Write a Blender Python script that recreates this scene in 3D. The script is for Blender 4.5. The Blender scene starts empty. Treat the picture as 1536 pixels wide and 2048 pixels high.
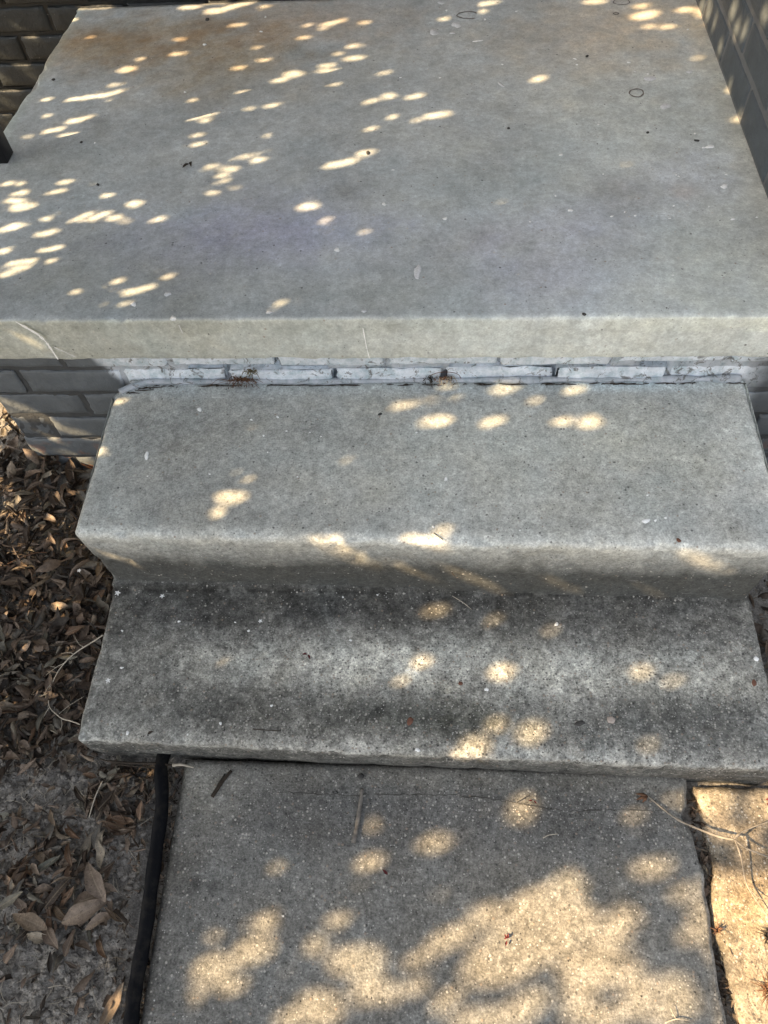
import bpy, bmesh, math, random
import numpy as np
from mathutils import Vector, Matrix
random.seed(7); RNG = np.random.default_rng(11)
SC = bpy.context.scene; COL = SC.collection

# ------------------------------------------------------------------ camera
CAM_H = 1.4
RM = np.array([[0.9980268706418554, -0.005273565526316526, 0.06256640459116275],
               [0.037902306815690845, 0.8450309319780047, -0.5333724206766167],
               [-0.05005777277181497, 0.5346914189577239, 0.8435634569361697]])
CP = np.array([0.0, 0.0, CAM_H]); FPX = 1538.0
cam = bpy.data.cameras.new("camera"); camo = bpy.data.objects.new("camera", cam); COL.objects.link(camo)
m4 = Matrix.Identity(4)
for i in range(3):
    for j in range(3): m4[i][j] = RM[i][j]
m4[2][3] = CAM_H
camo.matrix_world = m4
cam.sensor_fit = 'VERTICAL'; cam.sensor_height = 24.0; cam.sensor_width = 18.0
cam.lens = FPX / 2048 * 24.0; cam.clip_start = 0.05; cam.clip_end = 500
SC.camera = camo

# ------------------------------------------------------------------ light
LD = np.array([1.10, 0.45, -1.0]); LD /= np.linalg.norm(LD)      # travel direction of the sunlight
S = -LD
SUN_EL = math.asin(S[2]); SUN_AZ = math.atan2(S[0], S[1])
w = bpy.data.worlds.new("World"); SC.world = w; w.use_nodes = True
nt = w.node_tree; bg = nt.nodes['Background']
sky = nt.nodes.new('ShaderNodeTexSky'); sky.sky_type = 'NISHITA'; sky.sun_disc = False
sky.sun_elevation = SUN_EL; sky.sun_rotation = SUN_AZ
sky.air_density = 1.0; sky.dust_density = 3.0; sky.ozone_density = 1.0
hs = nt.nodes.new('ShaderNodeHueSaturation'); hs.inputs['Saturation'].default_value = 0.32
nt.links.new(sky.outputs[0], hs.inputs['Color']); nt.links.new(hs.outputs[0], bg.inputs[0])
bg.inputs[1].default_value = 0.078
sl = bpy.data.lights.new("sun", 'SUN'); sl.energy = 5.0; sl.angle = math.radians(0.5); sl.color = (1.0, 0.715, 0.40)
so = bpy.data.objects.new("sun", sl); COL.objects.link(so)
so.rotation_euler = Vector(S.tolist()).to_track_quat('Z', 'Y').to_euler(); so.location = (-6, -3, 6)
SC.view_settings.view_transform = 'Standard'; SC.view_settings.look = 'None'
SC.view_settings.gamma = 1.0; SC.view_settings.exposure = 1.88

# ------------------------------------------------------------------ helpers
ZL, Z1, Z2 = 0.49, 0.30, 0.10          # landing, upper tread, lower tread heights
YWALL = 0.990; YHOUSE = 2.06; XSIDE = 0.603
def ray(px, py):
    return RM @ np.array([(px - 768) / FPX, -(py - 1024) / FPX, -1.0])
def on(px, py, ax, v):
    d = ray(px, py); return CP + d * ((v - CP[ax]) / d[ax])
def onz(px, py, z): return on(px, py, 2, z)

def new_obj(name, me, parent=None, mats=()):
    o = bpy.data.objects.new(name, me); COL.objects.link(o)
    for m in mats:
        if m is not None: me.materials.append(m)
    if parent is not None: o.parent = parent
    return o
def mesh(verts, faces, smooth=True):
    me = bpy.data.meshes.new("m"); me.from_pydata([tuple(map(float, v)) for v in verts], [], [tuple(map(int, f)) for f in faces]); me.update()
    if smooth: me.polygons.foreach_set('use_smooth', [True] * len(me.polygons))
    return me
def tag(o, label=None, cat=None, group=None, kind=None):
    if label: o['label'] = label
    if cat: o['category'] = cat
    if group: o['group'] = group
    if kind: o['kind'] = kind
    return o
def empty(name, loc=(0, 0, 0)):
    o = bpy.data.objects.new(name, None); COL.objects.link(o); o.location = loc; o.empty_display_size = .05
    return o
def adopt(ch, par):
    ch.parent = par; ch.matrix_parent_inverse = Matrix.Translation(par.location).inverted()

class VN:                                   # small fractal value noise
    def __init__(s, seed): s.g = np.random.default_rng(seed).random((257, 257))
    def __call__(s, x, y, oct=4, gain=.5):
        x = np.asarray(x, float); y = np.asarray(y, float); r = 0; a = 1; t = 0
        for k in range(oct):
            xi = np.floor(x).astype(int); yi = np.floor(y).astype(int); fx = x - xi; fy = y - yi
            fx = fx * fx * (3 - 2 * fx); fy = fy * fy * (3 - 2 * fy)
            g = s.g; X0 = xi % 256; Y0 = yi % 256; X1 = (xi + 1) % 256; Y1 = (yi + 1) % 256
            r = r + a * ((g[X0, Y0] * (1 - fx) + g[X1, Y0] * fx) * (1 - fy) + (g[X0, Y1] * (1 - fx) + g[X1, Y1] * fx) * fy)
            t += a; a *= gain; x = x * 2.03 + 17.1; y = y * 2.03 + 5.7
        return r / t
N1, N2, N3 = VN(1), VN(2), VN(3)

# ------------------------------------------------------------------ node helper
class NB:
    def __init__(s, name):
        s.m = bpy.data.materials.new(name); s.m.use_nodes = True; s.t = s.m.node_tree
        s.b = s.t.nodes['Principled BSDF']; s.tc = s.t.nodes.new('ShaderNodeTexCoord')
        s.co = s.tc.outputs['Object']
    def put(s, sock, v):
        if isinstance(v, bpy.types.NodeSocket): s.t.links.new(v, sock)
        elif isinstance(v, (tuple, list)) and len(v) == 3 and sock.type == 'RGBA': sock.default_value = (*v, 1)
        else: sock.default_value = v
    def noise(s, scale, detail=3, rough=.55, dist=0, co=None, col=False):
        n = s.t.nodes.new('ShaderNodeTexNoise'); s.t.links.new(co or s.co, n.inputs['Vector'])
        n.inputs['Scale'].default_value = scale; n.inputs['Detail'].default_value = detail
        n.inputs['Roughness'].default_value = rough; n.inputs['Distortion'].default_value = dist
        return n.outputs['Color' if col else 'Fac']
    def vor(s, scale, feature='F1', rnd=1.0, co=None):
        n = s.t.nodes.new('ShaderNodeTexVoronoi'); n.feature = feature; s.t.links.new(co or s.co, n.inputs['Vector'])
        n.inputs['Scale'].default_value = scale; n.inputs['Randomness'].default_value = rnd
        return n.outputs
    def math(s, op, a, b=0.0, c=None, clamp=False):
        n = s.t.nodes.new('ShaderNodeMath'); n.operation = op; n.use_clamp = clamp
        s.put(n.inputs[0], a); s.put(n.inputs[1], b)
        if c is not None: s.put(n.inputs[2], c)
        return n.outputs[0]
    def map(s, v, a, b, c=0.0, d=1.0, smooth=False):
        n = s.t.nodes.new('ShaderNodeMapRange'); n.clamp = True
        if smooth: n.interpolation_type = 'SMOOTHSTEP'
        s.put(n.inputs[0], v)
        for i, q in enumerate((a, b, c, d)): s.put(n.inputs[i + 1], q)
        return n.outputs[0]
    def mix(s, f, a, b, blend='MIX'):
        n = s.t.nodes.new('ShaderNodeMix'); n.data_type = 'RGBA'; n.blend_type = blend
        s.put(n.inputs[0], f); s.put(n.inputs[6], a); s.put(n.inputs[7], b)
        return n.outputs[2]
    def val(s, v):                           # grey colour from a float socket
        n = s.t.nodes.new('ShaderNodeCombineColor')
        for i in range(3): s.t.links.new(v, n.inputs[i])
        return n.outputs[0]
    def ramp(s, f, stops, interp='LINEAR'):
        n = s.t.nodes.new('ShaderNodeValToRGB'); n.color_ramp.interpolation = interp; s.put(n.inputs[0], f)
        e = n.color_ramp.elements
        while len(e) < len(stops): e.new(.5)
        for k, (p, c) in enumerate(stops): e[k].position = p; e[k].color = (*c, 1)
        return n.outputs[0]
    def attr(s, name, out='Color'):
        n = s.t.nodes.new('ShaderNodeAttribute'); n.attribute_name = name; return n.outputs[out]
    def sep(s, v=None):
        n = s.t.nodes.new('ShaderNodeSeparateXYZ'); s.t.links.new(v or s.co, n.inputs[0]); return n.outputs
    def bump(s, h, dist, strength=1.0, prev=None):
        n = s.t.nodes.new('ShaderNodeBump'); s.put(n.inputs['Height'], h); n.inputs['Distance'].default_value = dist
        n.inputs['Strength'].default_value = strength
        if prev is not None: s.t.links.new(prev, n.inputs['Normal'])
        return n.outputs[0]
    def out(s, color, rough=.8, normal=None, spec=.3):
        s.put(s.b.inputs['Base Color'], color); s.put(s.b.inputs['Roughness'], rough)
        s.b.inputs['Specular IOR Level'].default_value = spec
        if normal is not None: s.t.links.new(normal, s.b.inputs['Normal'])
        return s.m

def concrete(name, base, grain=.3, gscale=330, blotch=.16, agg=0.0, patch=.0, pits=.5, rough=.86, bumpd=.0012, spec=.22):
    b = NB(name)
    big = b.map(b.noise(5, 4, .6), .3, .7, 1 - blotch, 1 + blotch)
    mid = b.map(b.noise(38, 4, .62), .3, .7, 1 - blotch * .9, 1 + blotch * .9)
    gr = b.noise(gscale, 3, .75); grm = b.map(gr, .28, .72, 1 - grain, 1 + grain)
    g2 = b.map(b.noise(gscale * .36, 3, .7), .3, .7, 1 - grain * .75, 1 + grain * .75)
    v = b.math('MULTIPLY', b.math('MULTIPLY', big, mid), b.math('MULTIPLY', grm, g2))
    if patch:
        pn = b.map(b.noise(75, 6, .78, .4), .34, .66, 1 - patch, 1 + patch); v = b.math('MULTIPLY', v, pn)
        pn2 = b.map(b.noise(24, 6, .75, .8), .36, .64, 1 - patch * .8, 1 + patch * .8); v = b.math('MULTIPLY', v, pn2)
    col = b.mix(1.0, base, b.val(v), 'MULTIPLY')
    tint = b.ramp(b.noise(9, 3, .6), [(.3, (1.0, .985, .95)), (.5, (1, 1, 1)), (.7, (.95, .98, 1.0))])
    col = b.mix(1.0, col, tint, 'MULTIPLY')
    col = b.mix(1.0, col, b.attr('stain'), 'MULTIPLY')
    if patch:
        mp = b.t.nodes.new('ShaderNodeMapping'); mp.inputs['Scale'].default_value = (9, 55, 30); mp.inputs['Rotation'].default_value = (0, 0, .12); b.t.links.new(b.co, mp.inputs[0])
        sc1 = b.map(b.noise(1.0, 5, .75, .6, co=mp.outputs[0]), .60, .72, 0, .16); col = b.mix(sc1, col, (.75, .76, .76))
        sc2 = b.map(b.noise(1.3, 5, .75, .9, co=mp.outputs[0]), .62, .74, 0, .22); col = b.mix(sc2, col, (.10, .10, .095))
    wear = b.attr('wear', 'Fac')
    h = b.math('MULTIPLY', gr, 1.0)
    # exposed stones: pale, dark and reddish grains
    V = b.vor(175); sc_ = b.sep(V['Color'])
    stonecol = b.ramp(sc_[0], [(0, (.045, .045, .045)), (.22, (.09, .085, .08)), (.3, (.42, .40, .36)), (.55, (.55, .53, .48)), (.8, (.30, .24, .19)), (1, (.62, .6, .56))], 'CONSTANT')
    pick = b.math('GREATER_THAN', sc_[1], b.math('SUBTRACT', .985 - agg, b.math('MULTIPLY', wear, .33)))
    inside = b.map(V['Distance'], .26, .44, 1, 0)
    sm = b.math('MULTIPLY', b.math('MULTIPLY', pick, inside), .72)
    col = b.mix(sm, col, stonecol)
    V2 = b.vor(330); s2 = b.sep(V2['Color'])
    pick2 = b.math('GREATER_THAN', s2[1], b.math('SUBTRACT', .975 - agg * .6, b.math('MULTIPLY', wear, .30)))
    col = b.mix(b.math('MULTIPLY', b.math('MULTIPLY', pick2, b.map(V2['Distance'], .25, .45, 1, 0)), .6), col,
                b.ramp(s2[0], [(0, (.05, .05, .05)), (.4, (.5, .49, .46)), (.85, (.7, .69, .66))], 'CONSTANT'))
    V4 = b.vor(42); s4 = b.sep(V4['Color'])
    wsp = b.math('MULTIPLY', b.math('GREATER_THAN', s4[0], .965), b.map(b.math('MULTIPLY', V4['Distance'], b.math('ADD', s4[2], .6)), .035, .055, 1, 0))
    col = b.mix(wsp, col, (.7, .7, .68))
    dsp = b.math('MULTIPLY', b.math('GREATER_THAN', s4[1], .93), b.map(b.math('MULTIPLY', V4['Distance'], b.math('ADD', s4[0], .6)), .035, .055, 1, 0))
    col = b.mix(dsp, col, (.04, .038, .036))
    # pits
    V3 = b.vor(115); s3 = b.sep(V3['Color'])
    pk = b.math('GREATER_THAN', s3[1], b.math('SUBTRACT', 1 - .10 * pits, b.math('MULTIPLY', wear, .62)))
    pit = b.math('MULTIPLY', pk, b.map(b.math('ADD', V3['Distance'], b.math('MULTIPLY', gr, .12)), .10, .24, 1, 0))
    col = b.mix(b.math('MULTIPLY', pit, .8), col, (.035, .034, .032))
    h = b.math('SUBTRACT', h, b.math('MULTIPLY', pit, 1.2))
    h = b.math('ADD', h, b.math('MULTIPLY', sm, .35))
    n1 = b.bump(b.noise(14, 4, .6), .004, .7)
    nn = b.bump(h, bumpd, .9, n1)
    return b.out(col, rough, nn, spec)

M = {}
M['landing'] = concrete('landing_concrete', (.47, .50, .505), grain=.17, gscale=300, blotch=.14, agg=0.0, patch=.10, pits=.12, rough=.62, bumpd=.0006, spec=.35)
M['face'] = M['landing']
M['upper'] = concrete('upper_step_concrete', (.46, .468, .44), grain=.34, gscale=300, blotch=.14, agg=.01, patch=.10, pits=.35)
M['lower'] = concrete('lower_step_concrete', (.270, .268, .246), grain=.48, gscale=300, blotch=.20, agg=.05, patch=.40, pits=.5, bumpd=.0018)
M['path'] = concrete('path_concrete', (.192, .190, .178), grain=.44, gscale=300, blotch=.20, agg=.045, patch=.16, pits=.4, bumpd=.0020)
M['pave'] = concrete('pavement_concrete', (.26, .225, .175), grain=.5, gscale=260, blotch=.22, agg=.08, patch=.2, pits=.6, bumpd=.0026)

def plain(name, c, rough=.7, spec=.3, var=.25, scale=60):
    b = NB(name); v = b.map(b.noise(scale, 3), .3, .7, 1 - var, 1 + var)
    return b.out(b.mix(1.0, c, b.val(v), 'MULTIPLY'), rough, None, spec)

def soilmat():
    b = NB('dry_soil'); X_ = b.sep()
    n = b.noise(70, 5, .65); n2 = b.noise(300, 3, .7)
    col = b.ramp(n, [(.25, (.085, .079, .071)), (.5, (.25, .235, .215)), (.75, (.42, .40, .365))])
    col = b.mix(1.0, col, b.val(b.map(n2, .3, .7, .6, 1.4)), 'MULTIPLY')
    far = b.math('MAXIMUM', b.map(X_[1], -1.4, -1.8, 0, 1), b.map(X_[0], 2.2, 2.6, 0, 1))
    col = b.mix(far, col, (.30, .28, .18))  # unseen far ground, made pale to bounce sun onto the upright faces
    return b.out(col, .95, b.bump(n2, .002, 1, b.bump(n, .008, .8)), .1)
M['soil'] = soilmat()

def leafmat(name, use_attr):
    b = NB(name)
    if use_attr: f = b.attr('tone', 'Fac')
    else:
        an = b.t.nodes.new('ShaderNodeAttribute'); an.attribute_type = 'OBJECT'; an.attribute_name = 'tone'; f = an.outputs['Fac']
    c = b.ramp(f, [(0, (.022, .017, .013)), (.18, (.055, .041, .031)), (.36, (.130, .096, .072)), (.52, (.225, .175, .135)), (.63, (.17, .105, .066)), (.74, (.14, .132, .116)), (.84, (.22, .165, .115)), (.92, (.13, .135, .112)), (1, (.29, .245, .19))])
    k_ = 1 if use_attr else .06; xy = b.sep()
    v = b.map(b.noise(120 * k_, 5, .7), .3, .7, .55, 1.4)
    c = b.mix(1.0, c, b.val(v), 'MULTIPLY')
    if not use_attr:
        ax_ = b.math('ABSOLUTE', xy[0]); rib = b.map(ax_, .008, .02, 1, 0)
        vein = b.map(b.math('ABSOLUTE', b.math('SINE', b.math('MULTIPLY', b.math('SUBTRACT', xy[1], b.math('MULTIPLY', ax_, .8)), 38))), 0, .22, .35, 0)
        c = b.mix(b.math('MAXIMUM', b.math('MULTIPLY', rib, .5), vein), c, (.30, .24, .17))
        c = b.mix(b.map(ax_, .12, .26, 0, .5), c, (.05, .035, .025))
    sp = b.map(b.noise(260 * k_, 3, .6), .58, .68, 0, .75)
    c = b.mix(sp, c, (.035, .025, .018))
    mat = b.out(c, .6, b.bump(b.noise(90 * k_, 4), .002, .9), .3)
    return mat
M['leaf'] = leafmat('dry_leaf', False); M['litter'] = leafmat('leaf_litter', True)

def brickmat(name, dark, light=None, chips=0.0):
    b = NB(name); xyz = b.sep()
    v = b.map(b.noise(26, 5, .65), .3, .7, .84, 1.18)
    base = dark
    if light is not None:
        n = b.math('MULTIPLY', b.math('SUBTRACT', b.noise(14, 3), .5), .035)
        xx = b.math('ADD', b.math('ADD', xyz[0], n), b.math('MULTIPLY', b.math('SUBTRACT', xyz[2], .38), .55))
        l = b.map(xx, -.655, -.625, 0, 1, True); r = b.map(b.math('ADD', xyz[0], n), .555, .62, 1, 0, True)
        lt = b.ramp(b.noise(60, 4, .7), [(.3, (light[0] * .60, light[1] * .69, light[2] * .70)), (.55, light), (.8, (light[0] * 1.12, light[1] * 1.12, light[2] * 1.12))])
        dk = b.map(b.noise(40, 5, .75, 1.4), .56, .61, 0, .82)
        lt = b.mix(dk, lt, (.13, .125, .115))
        base = b.mix(b.math('MULTIPLY', l, r), dark, lt)
    c = b.mix(1.0, base, b.val(v), 'MULTIPLY')
    if chips:
        zf = b.map(xyz[2], .02, .13, 1, 0)
        cm = b.math('MULTIPLY', b.map(b.noise(22, 4, .6, .6), .53, .57, 0, 1), zf)
        c = b.mix(cm, c, (.26, .13, .085))
    sc = b.map(b.noise(110, 3, .7), .70, .74, 0, .5)
    c = b.mix(sc, c, (.30, .30, .29))
    return b.out(c, .5, b.bump(b.noise(45, 5, .65), .004, .8), .35)
M['foundation'] = brickmat('painted_foundation_brick', (.125, .140, .153), (.74, .79, .85), 1)
M['fmortar'] = brickmat('painted_foundation_mortar', (.07, .074, .078), (.46, .49, .53))
M['house'] = brickmat('dark_painted_brick', (.020, .024, .026))
M['hmortar'] = brickmat('dark_painted_mortar', (.012, .013, .013))
M['side'] = brickmat('grey_painted_brick', (.078, .091, .102))
M['smortar'] = brickmat('grey_painted_mortar', (.14, .145, .15))
def rubber():
    b = NB('black_rubber'); d = b.map(b.noise(40, 5, .7), .48, .72, 0, .5)
    c = b.mix(d, (.0030, .0036, .0055), (.040, .036, .030))
    return b.out(c, b.map(b.noise(20, 3), .3, .7, .6, .75), b.bump(b.noise(150, 2), .0005, .5), .12)
M['rubber'] = rubber()
M['iron'] = plain('black_iron', (.012, .012, .015), .45, .5)
M['white'] = plain('dried_white_paint', (.90, .91, .90), .6, .3, .12, 300)
M['palegrey'] = plain('pale_grey_paint', (.66, .67, .68), .7, .3, .15, 300)
M['stainring'] = plain('brown_ring_stain', (.20, .18, .165), .8, .2, .3, 400)
M['faintring'] = plain('faint_ring_stain', (.36, .34, .325), .8, .2, .3, 400)
M['crack'] = plain('dirty_crack', (.05, .047, .042), .95, .1)
M['straw'] = plain('pale_dry_stem', (.42, .38, .31), .7, .25, .25, 90)
M['barkgrey'] = plain('grey_twig_bark', (.19, .175, .155), .85, .2, .35, 120)
M['barkdark'] = plain('dark_twig_bark', (.045, .036, .028), .9, .2, .3, 120)
M['branch'] = plain('weathered_branch', (.26, .23, .19), .8, .25, .35, 90)
M['rust'] = plain('rusty_dead_weed', (.14, .075, .045), .8, .2, .4, 150)
M['olive'] = plain('dried_olive_sprig', (.16, .13, .07), .8, .2, .4, 150)
M['petal'] = plain('dried_red_petal', (.10, .014, .016), .6, .3, .3, 150)
M['stone'] = plain('pale_pebble', (.42, .36, .32), .7, .3, .2, 200)
M['dstone'] = plain('dark_pebble', (.06, .058, .055), .7, .3, .2, 200)
M['redstone'] = plain('reddish_pebble', (.16, .075, .05), .7, .3, .2, 200)
M['bark'] = plain('tree_bark', (.12, .095, .07), .9, .2, .35, 25)
M['green'] = plain('tree_leaf', (.06, .10, .03), .6, .3, .3, 10)
SK = globals

# ------------------------------------------------------------------ stained sweeps
def apply_fields(me, P, stains, edge=None, wears=(), zref=None, base=(1, 1, 1), basewear=0.0):
    n = len(P); st = np.ones((n, 3)) * np.array(base); we = np.full(n, float(basewear))
    x, y, z = P[:, 0], P[:, 1], P[:, 2]
    wob = (N1(x * 22 + 50, y * 22 + z * 9 + 50, 5, .62) - .5) * 1.3
    for (px, py, rx, ry, colr, zz) in stains:
        c = onz(px, py, zz); sx = np.linalg.norm(onz(px + rx, py, zz) - c); sy = np.linalg.norm(onz(px, py + ry, zz) - c)
        d = ((x - c[0]) / sx) ** 2 + ((y - c[1]) / sy) ** 2
        f = np.exp(-d * .7 * np.exp(wob * 2.2)) * (abs(z - zz) < .03) * (.55 + .9 * N2(x * 55 + px, y * 55, 4))
        st *= 1 + (np.array(colr) - 1) * f[:, None]
    for (px, py, rx, ry, a, zz) in wears:
        c = onz(px, py, zz); sx = np.linalg.norm(onz(px + rx, py, zz) - c); sy = np.linalg.norm(onz(px, py + ry, zz) - c)
        d = ((x - c[0]) / sx) ** 2 + ((y - c[1]) / sy) ** 2
        we += a * np.exp(-d * .7 * np.exp(wob * 1.6)) * (abs(z - zz) < .03)
    if edge is not None: st *= edge(x, y, z, wob)
    ca = me.color_attributes.new('stain', 'FLOAT_COLOR', 'POINT')  # real stains, plus shade and bounce painted on crease and front faces
    ca.data.foreach_set('color', np.concatenate([np.clip(st, 0, 3), np.ones((n, 1))], 1).astype(np.float32).ravel())
    wa = me.attributes.new('wear', 'FLOAT', 'POINT'); wa.data.foreach_set('value', np.clip(we, 0, 1).astype(np.float32))

def resample(prof, step):
    out = []
    for (a, b) in zip(prof[:-1], prof[1:]):
        L = math.hypot(b[0] - a[0], b[1] - a[1]); k = max(1, int(L / step))
        for i in range(k): out.append((a[0] + (b[0] - a[0]) * i / k, a[1] + (b[1] - a[1]) * i / k))
    out.append(prof[-1]); return out
def arc(cy, cz, r, a0, a1, n=6):
    return [(cy + r * math.cos(math.radians(a0 + (a1 - a0) * i / n)), cz + r * math.sin(math.radians(a0 + (a1 - a0) * i / n))) for i in range(n + 1)]
def sweep(prof, x0, x1, rend, dx, mapf, ends=(True, True)):
    """prof: open (y,z) list from front bottom, over the top, to the back; closes with flat caps."""
    P = np.array(prof); T = np.gradient(P, axis=0); T /= np.linalg.norm(T, axis=1)[:, None]
    Nn = np.stack([-T[:, 1], T[:, 0]], 1)                  # outward normal (front face -> -y, top -> +z)
    xs = [];
    if ends[0]: xs += [(x0 + rend * (1 - math.sin(math.radians(a))), rend * (1 - math.cos(math.radians(a)))) for a in (90, 70, 50, 32, 15)]
    nseg = int((x1 - x0 - 2 * rend) / dx)
    xs += [(x0 + rend + (x1 - x0 - 2 * rend) * i / nseg, 0) for i in range(nseg + 1)]
    if ends[1]: xs += [(x1 - rend * (1 - math.sin(math.radians(a))), rend * (1 - math.cos(math.radians(a)))) for a in (15, 32, 50, 70, 90)]
    V = []
    for (x, off) in xs:
        Q = P - Nn * off
        V.append(np.column_stack([np.full(len(P), x), Q]))
    V = np.array(V); nx, npf = V.shape[:2]; V = V.reshape(-1, 3); V = mapf(V)
    F = [(i * npf + j, (i + 1) * npf + j, (i + 1) * npf + j + 1, i * npf + j + 1) for i in range(nx - 1) for j in range(npf - 1)]
    F.append(tuple(range(npf))); F.append(tuple(reversed(range((nx - 1) * npf, nx * npf))))
    me = mesh(V, F); me.polygons[-1].use_smooth = False; me.polygons[-2].use_smooth = False
    return me, V

# ------------------------------------------------------------------ landing slab
def lx(y): return -.893 - .058 * (2.04 - y)
prof = [(.962, .392)] + resample([(.959, .396), (.957, .42), (.957, .484)], .008) + arc(.963, .484, .006, 180, 90, 4)[1:] + resample([(.969, ZL), (2.06, ZL)], .012) + [(2.06, .392)]
def mapL(V):
    x, y, z = V[:, 0].copy(), V[:, 1].copy(), V[:, 2].copy()
    t = (x + 1) / 2.0
    xl = lx(y) + (N1(y * 30, y * 0 + 3, 3) - .5) * .008
    for (cy, dep, wd) in ((1.78, .012, .012), (1.71, .014, .03), (1.40, .006, .02)): xl = xl + dep * np.exp(-((y - cy) / wd) ** 2)
    V[:, 0] = np.where(x < 0, xl + (x + 1) * (0 - xl), x)
    front = np.clip(1 - (y - .957) / .03, 0, 1)
    V[:, 1] += front * ((N2(x * 25, z * 20, 4) - .5) * .004) + front * (-.006 * x)
    V[:, 2] += (N1(x * 8, y * 8, 3) - .5) * .003 * (z > .45)
    chip = np.clip(N1(x * 45, z * 20 + 3, 4) - .64, 0, 1) * np.exp(-((y - .960) / .008) ** 2); V[:, 2] -= chip * .03; V[:, 1] += chip * .02
    low = z < .40
    V[:, 2] += low * (N3(x * 40, x * 0, 3) - .5) * .006
    return V
me, V = sweep(prof, -1.0, 1.0, .010, .012, mapL)
br = (.86, .68, .50); li = (1.0, .985, 1.045)
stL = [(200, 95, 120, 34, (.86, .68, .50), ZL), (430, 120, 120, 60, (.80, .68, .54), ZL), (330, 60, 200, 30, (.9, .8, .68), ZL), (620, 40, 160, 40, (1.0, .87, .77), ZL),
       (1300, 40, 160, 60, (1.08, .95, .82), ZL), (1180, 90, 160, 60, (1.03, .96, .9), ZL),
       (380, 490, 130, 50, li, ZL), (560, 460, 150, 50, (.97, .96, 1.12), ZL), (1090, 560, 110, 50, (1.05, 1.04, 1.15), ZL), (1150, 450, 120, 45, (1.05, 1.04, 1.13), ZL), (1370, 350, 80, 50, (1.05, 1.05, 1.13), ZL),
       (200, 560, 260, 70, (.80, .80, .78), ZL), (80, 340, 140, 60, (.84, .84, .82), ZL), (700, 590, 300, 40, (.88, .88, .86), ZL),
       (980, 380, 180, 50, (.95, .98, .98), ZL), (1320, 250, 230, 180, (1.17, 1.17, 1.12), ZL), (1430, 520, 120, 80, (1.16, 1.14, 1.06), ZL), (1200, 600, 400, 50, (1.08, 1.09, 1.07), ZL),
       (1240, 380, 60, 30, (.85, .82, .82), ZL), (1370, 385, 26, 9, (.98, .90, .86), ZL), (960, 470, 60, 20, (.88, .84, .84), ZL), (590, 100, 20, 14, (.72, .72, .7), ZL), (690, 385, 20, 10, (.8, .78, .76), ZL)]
def edgeL(x, y, z, wob):
    e = np.ones((len(x), 3))
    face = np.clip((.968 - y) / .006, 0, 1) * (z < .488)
    e = e * (1 + face[:, None] * (np.array([1.20, 1.185, 1.12]) - 1))  # beige face, lightened further to stand in for bounce from in front
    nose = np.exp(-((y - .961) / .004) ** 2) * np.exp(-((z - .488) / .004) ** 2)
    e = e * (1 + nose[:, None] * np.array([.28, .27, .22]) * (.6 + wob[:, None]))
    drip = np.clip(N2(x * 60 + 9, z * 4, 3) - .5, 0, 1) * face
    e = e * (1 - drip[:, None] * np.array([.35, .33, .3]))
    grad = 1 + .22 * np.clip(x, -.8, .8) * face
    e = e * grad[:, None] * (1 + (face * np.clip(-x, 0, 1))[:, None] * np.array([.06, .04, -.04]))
    lp = np.exp(-((x - lx(y)) / .02) ** 2) * (z > .48); e = e * (1 + lp[:, None] * np.array([.05, .08, .0]))
    wallside = np.exp(-((x - XSIDE) / .035) ** 2) * (y > 1.0); e = e * (1 + wallside[:, None] * np.array([-.02, -.08, -.17]))
    return e
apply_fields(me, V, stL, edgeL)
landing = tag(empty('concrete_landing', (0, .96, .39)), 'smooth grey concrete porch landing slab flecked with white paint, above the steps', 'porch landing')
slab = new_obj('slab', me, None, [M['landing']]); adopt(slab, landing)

# ------------------------------------------------------------------ steps
def mapS(yb):
    def f(V):
        x, y, z = V[:, 0].copy(), V[:, 1].copy(), V[:, 2].copy()
        V[:, 1] += np.clip((yb + .12 - y) / .10, 0, 1) * (-.018 * x + (N2(x * 10, z * 6 + yb * 30, 4) - .5) * .006)
        nz_ = np.exp(-((y - yb - .004) / .012) ** 2); chip = np.clip(N2(x * 38 + 5, y * 30 + z * 25, 4) - .55, 0, 1)
        V[:, 2] -= nz_ * chip * .030; V[:, 1] += nz_ * chip * .022
        V[:, 2] += (N1(x * 9, y * 9, 4) - .5) * .004 + (N1(x * 70, y * 70, 2) - .5) * .0012
        V[:, 1] -= np.clip((y - .90) / .08, 0, 1) * .032 * np.clip((-.535 - x) / .075, 0, 1) ** 1.6
        V[:, 0] += np.sign(x) * (N3(y * 22 + x, z * 22, 3) - .5) * .006 * (abs(x) > .56)
        return V
    return f
steps = tag(empty('concrete_steps', (0, .35, 0)), 'two worn grey concrete steps leading up to the porch landing', 'steps')
profl = resample([(.352, -.05), (.350, .0), (.344, .03), (.3435, Z2 - .008)], .01) + arc(.3515, Z2 - .008, .008, 180, 90, 5)[1:] + resample([(.359, Z2), (.622, Z2)], .007) + [(.630, Z2), (.636, Z2 + .001), (.640, Z2 + .004), (.6425, Z2 + .009), (.644, Z2 + .016), (.66, Z2 + .016)]
me, V = sweep(profl, -.611, .578, .008, .008, mapS(.3435))
z = Z2
stl = []
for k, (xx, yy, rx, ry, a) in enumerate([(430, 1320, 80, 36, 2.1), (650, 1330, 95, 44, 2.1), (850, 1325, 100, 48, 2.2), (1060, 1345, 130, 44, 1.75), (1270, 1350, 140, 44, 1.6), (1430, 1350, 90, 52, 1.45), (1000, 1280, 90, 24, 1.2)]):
    a = 1 + (a - 1) * .72; stl.append((xx, yy, rx, ry, (a, a, a * .985), z))
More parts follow.
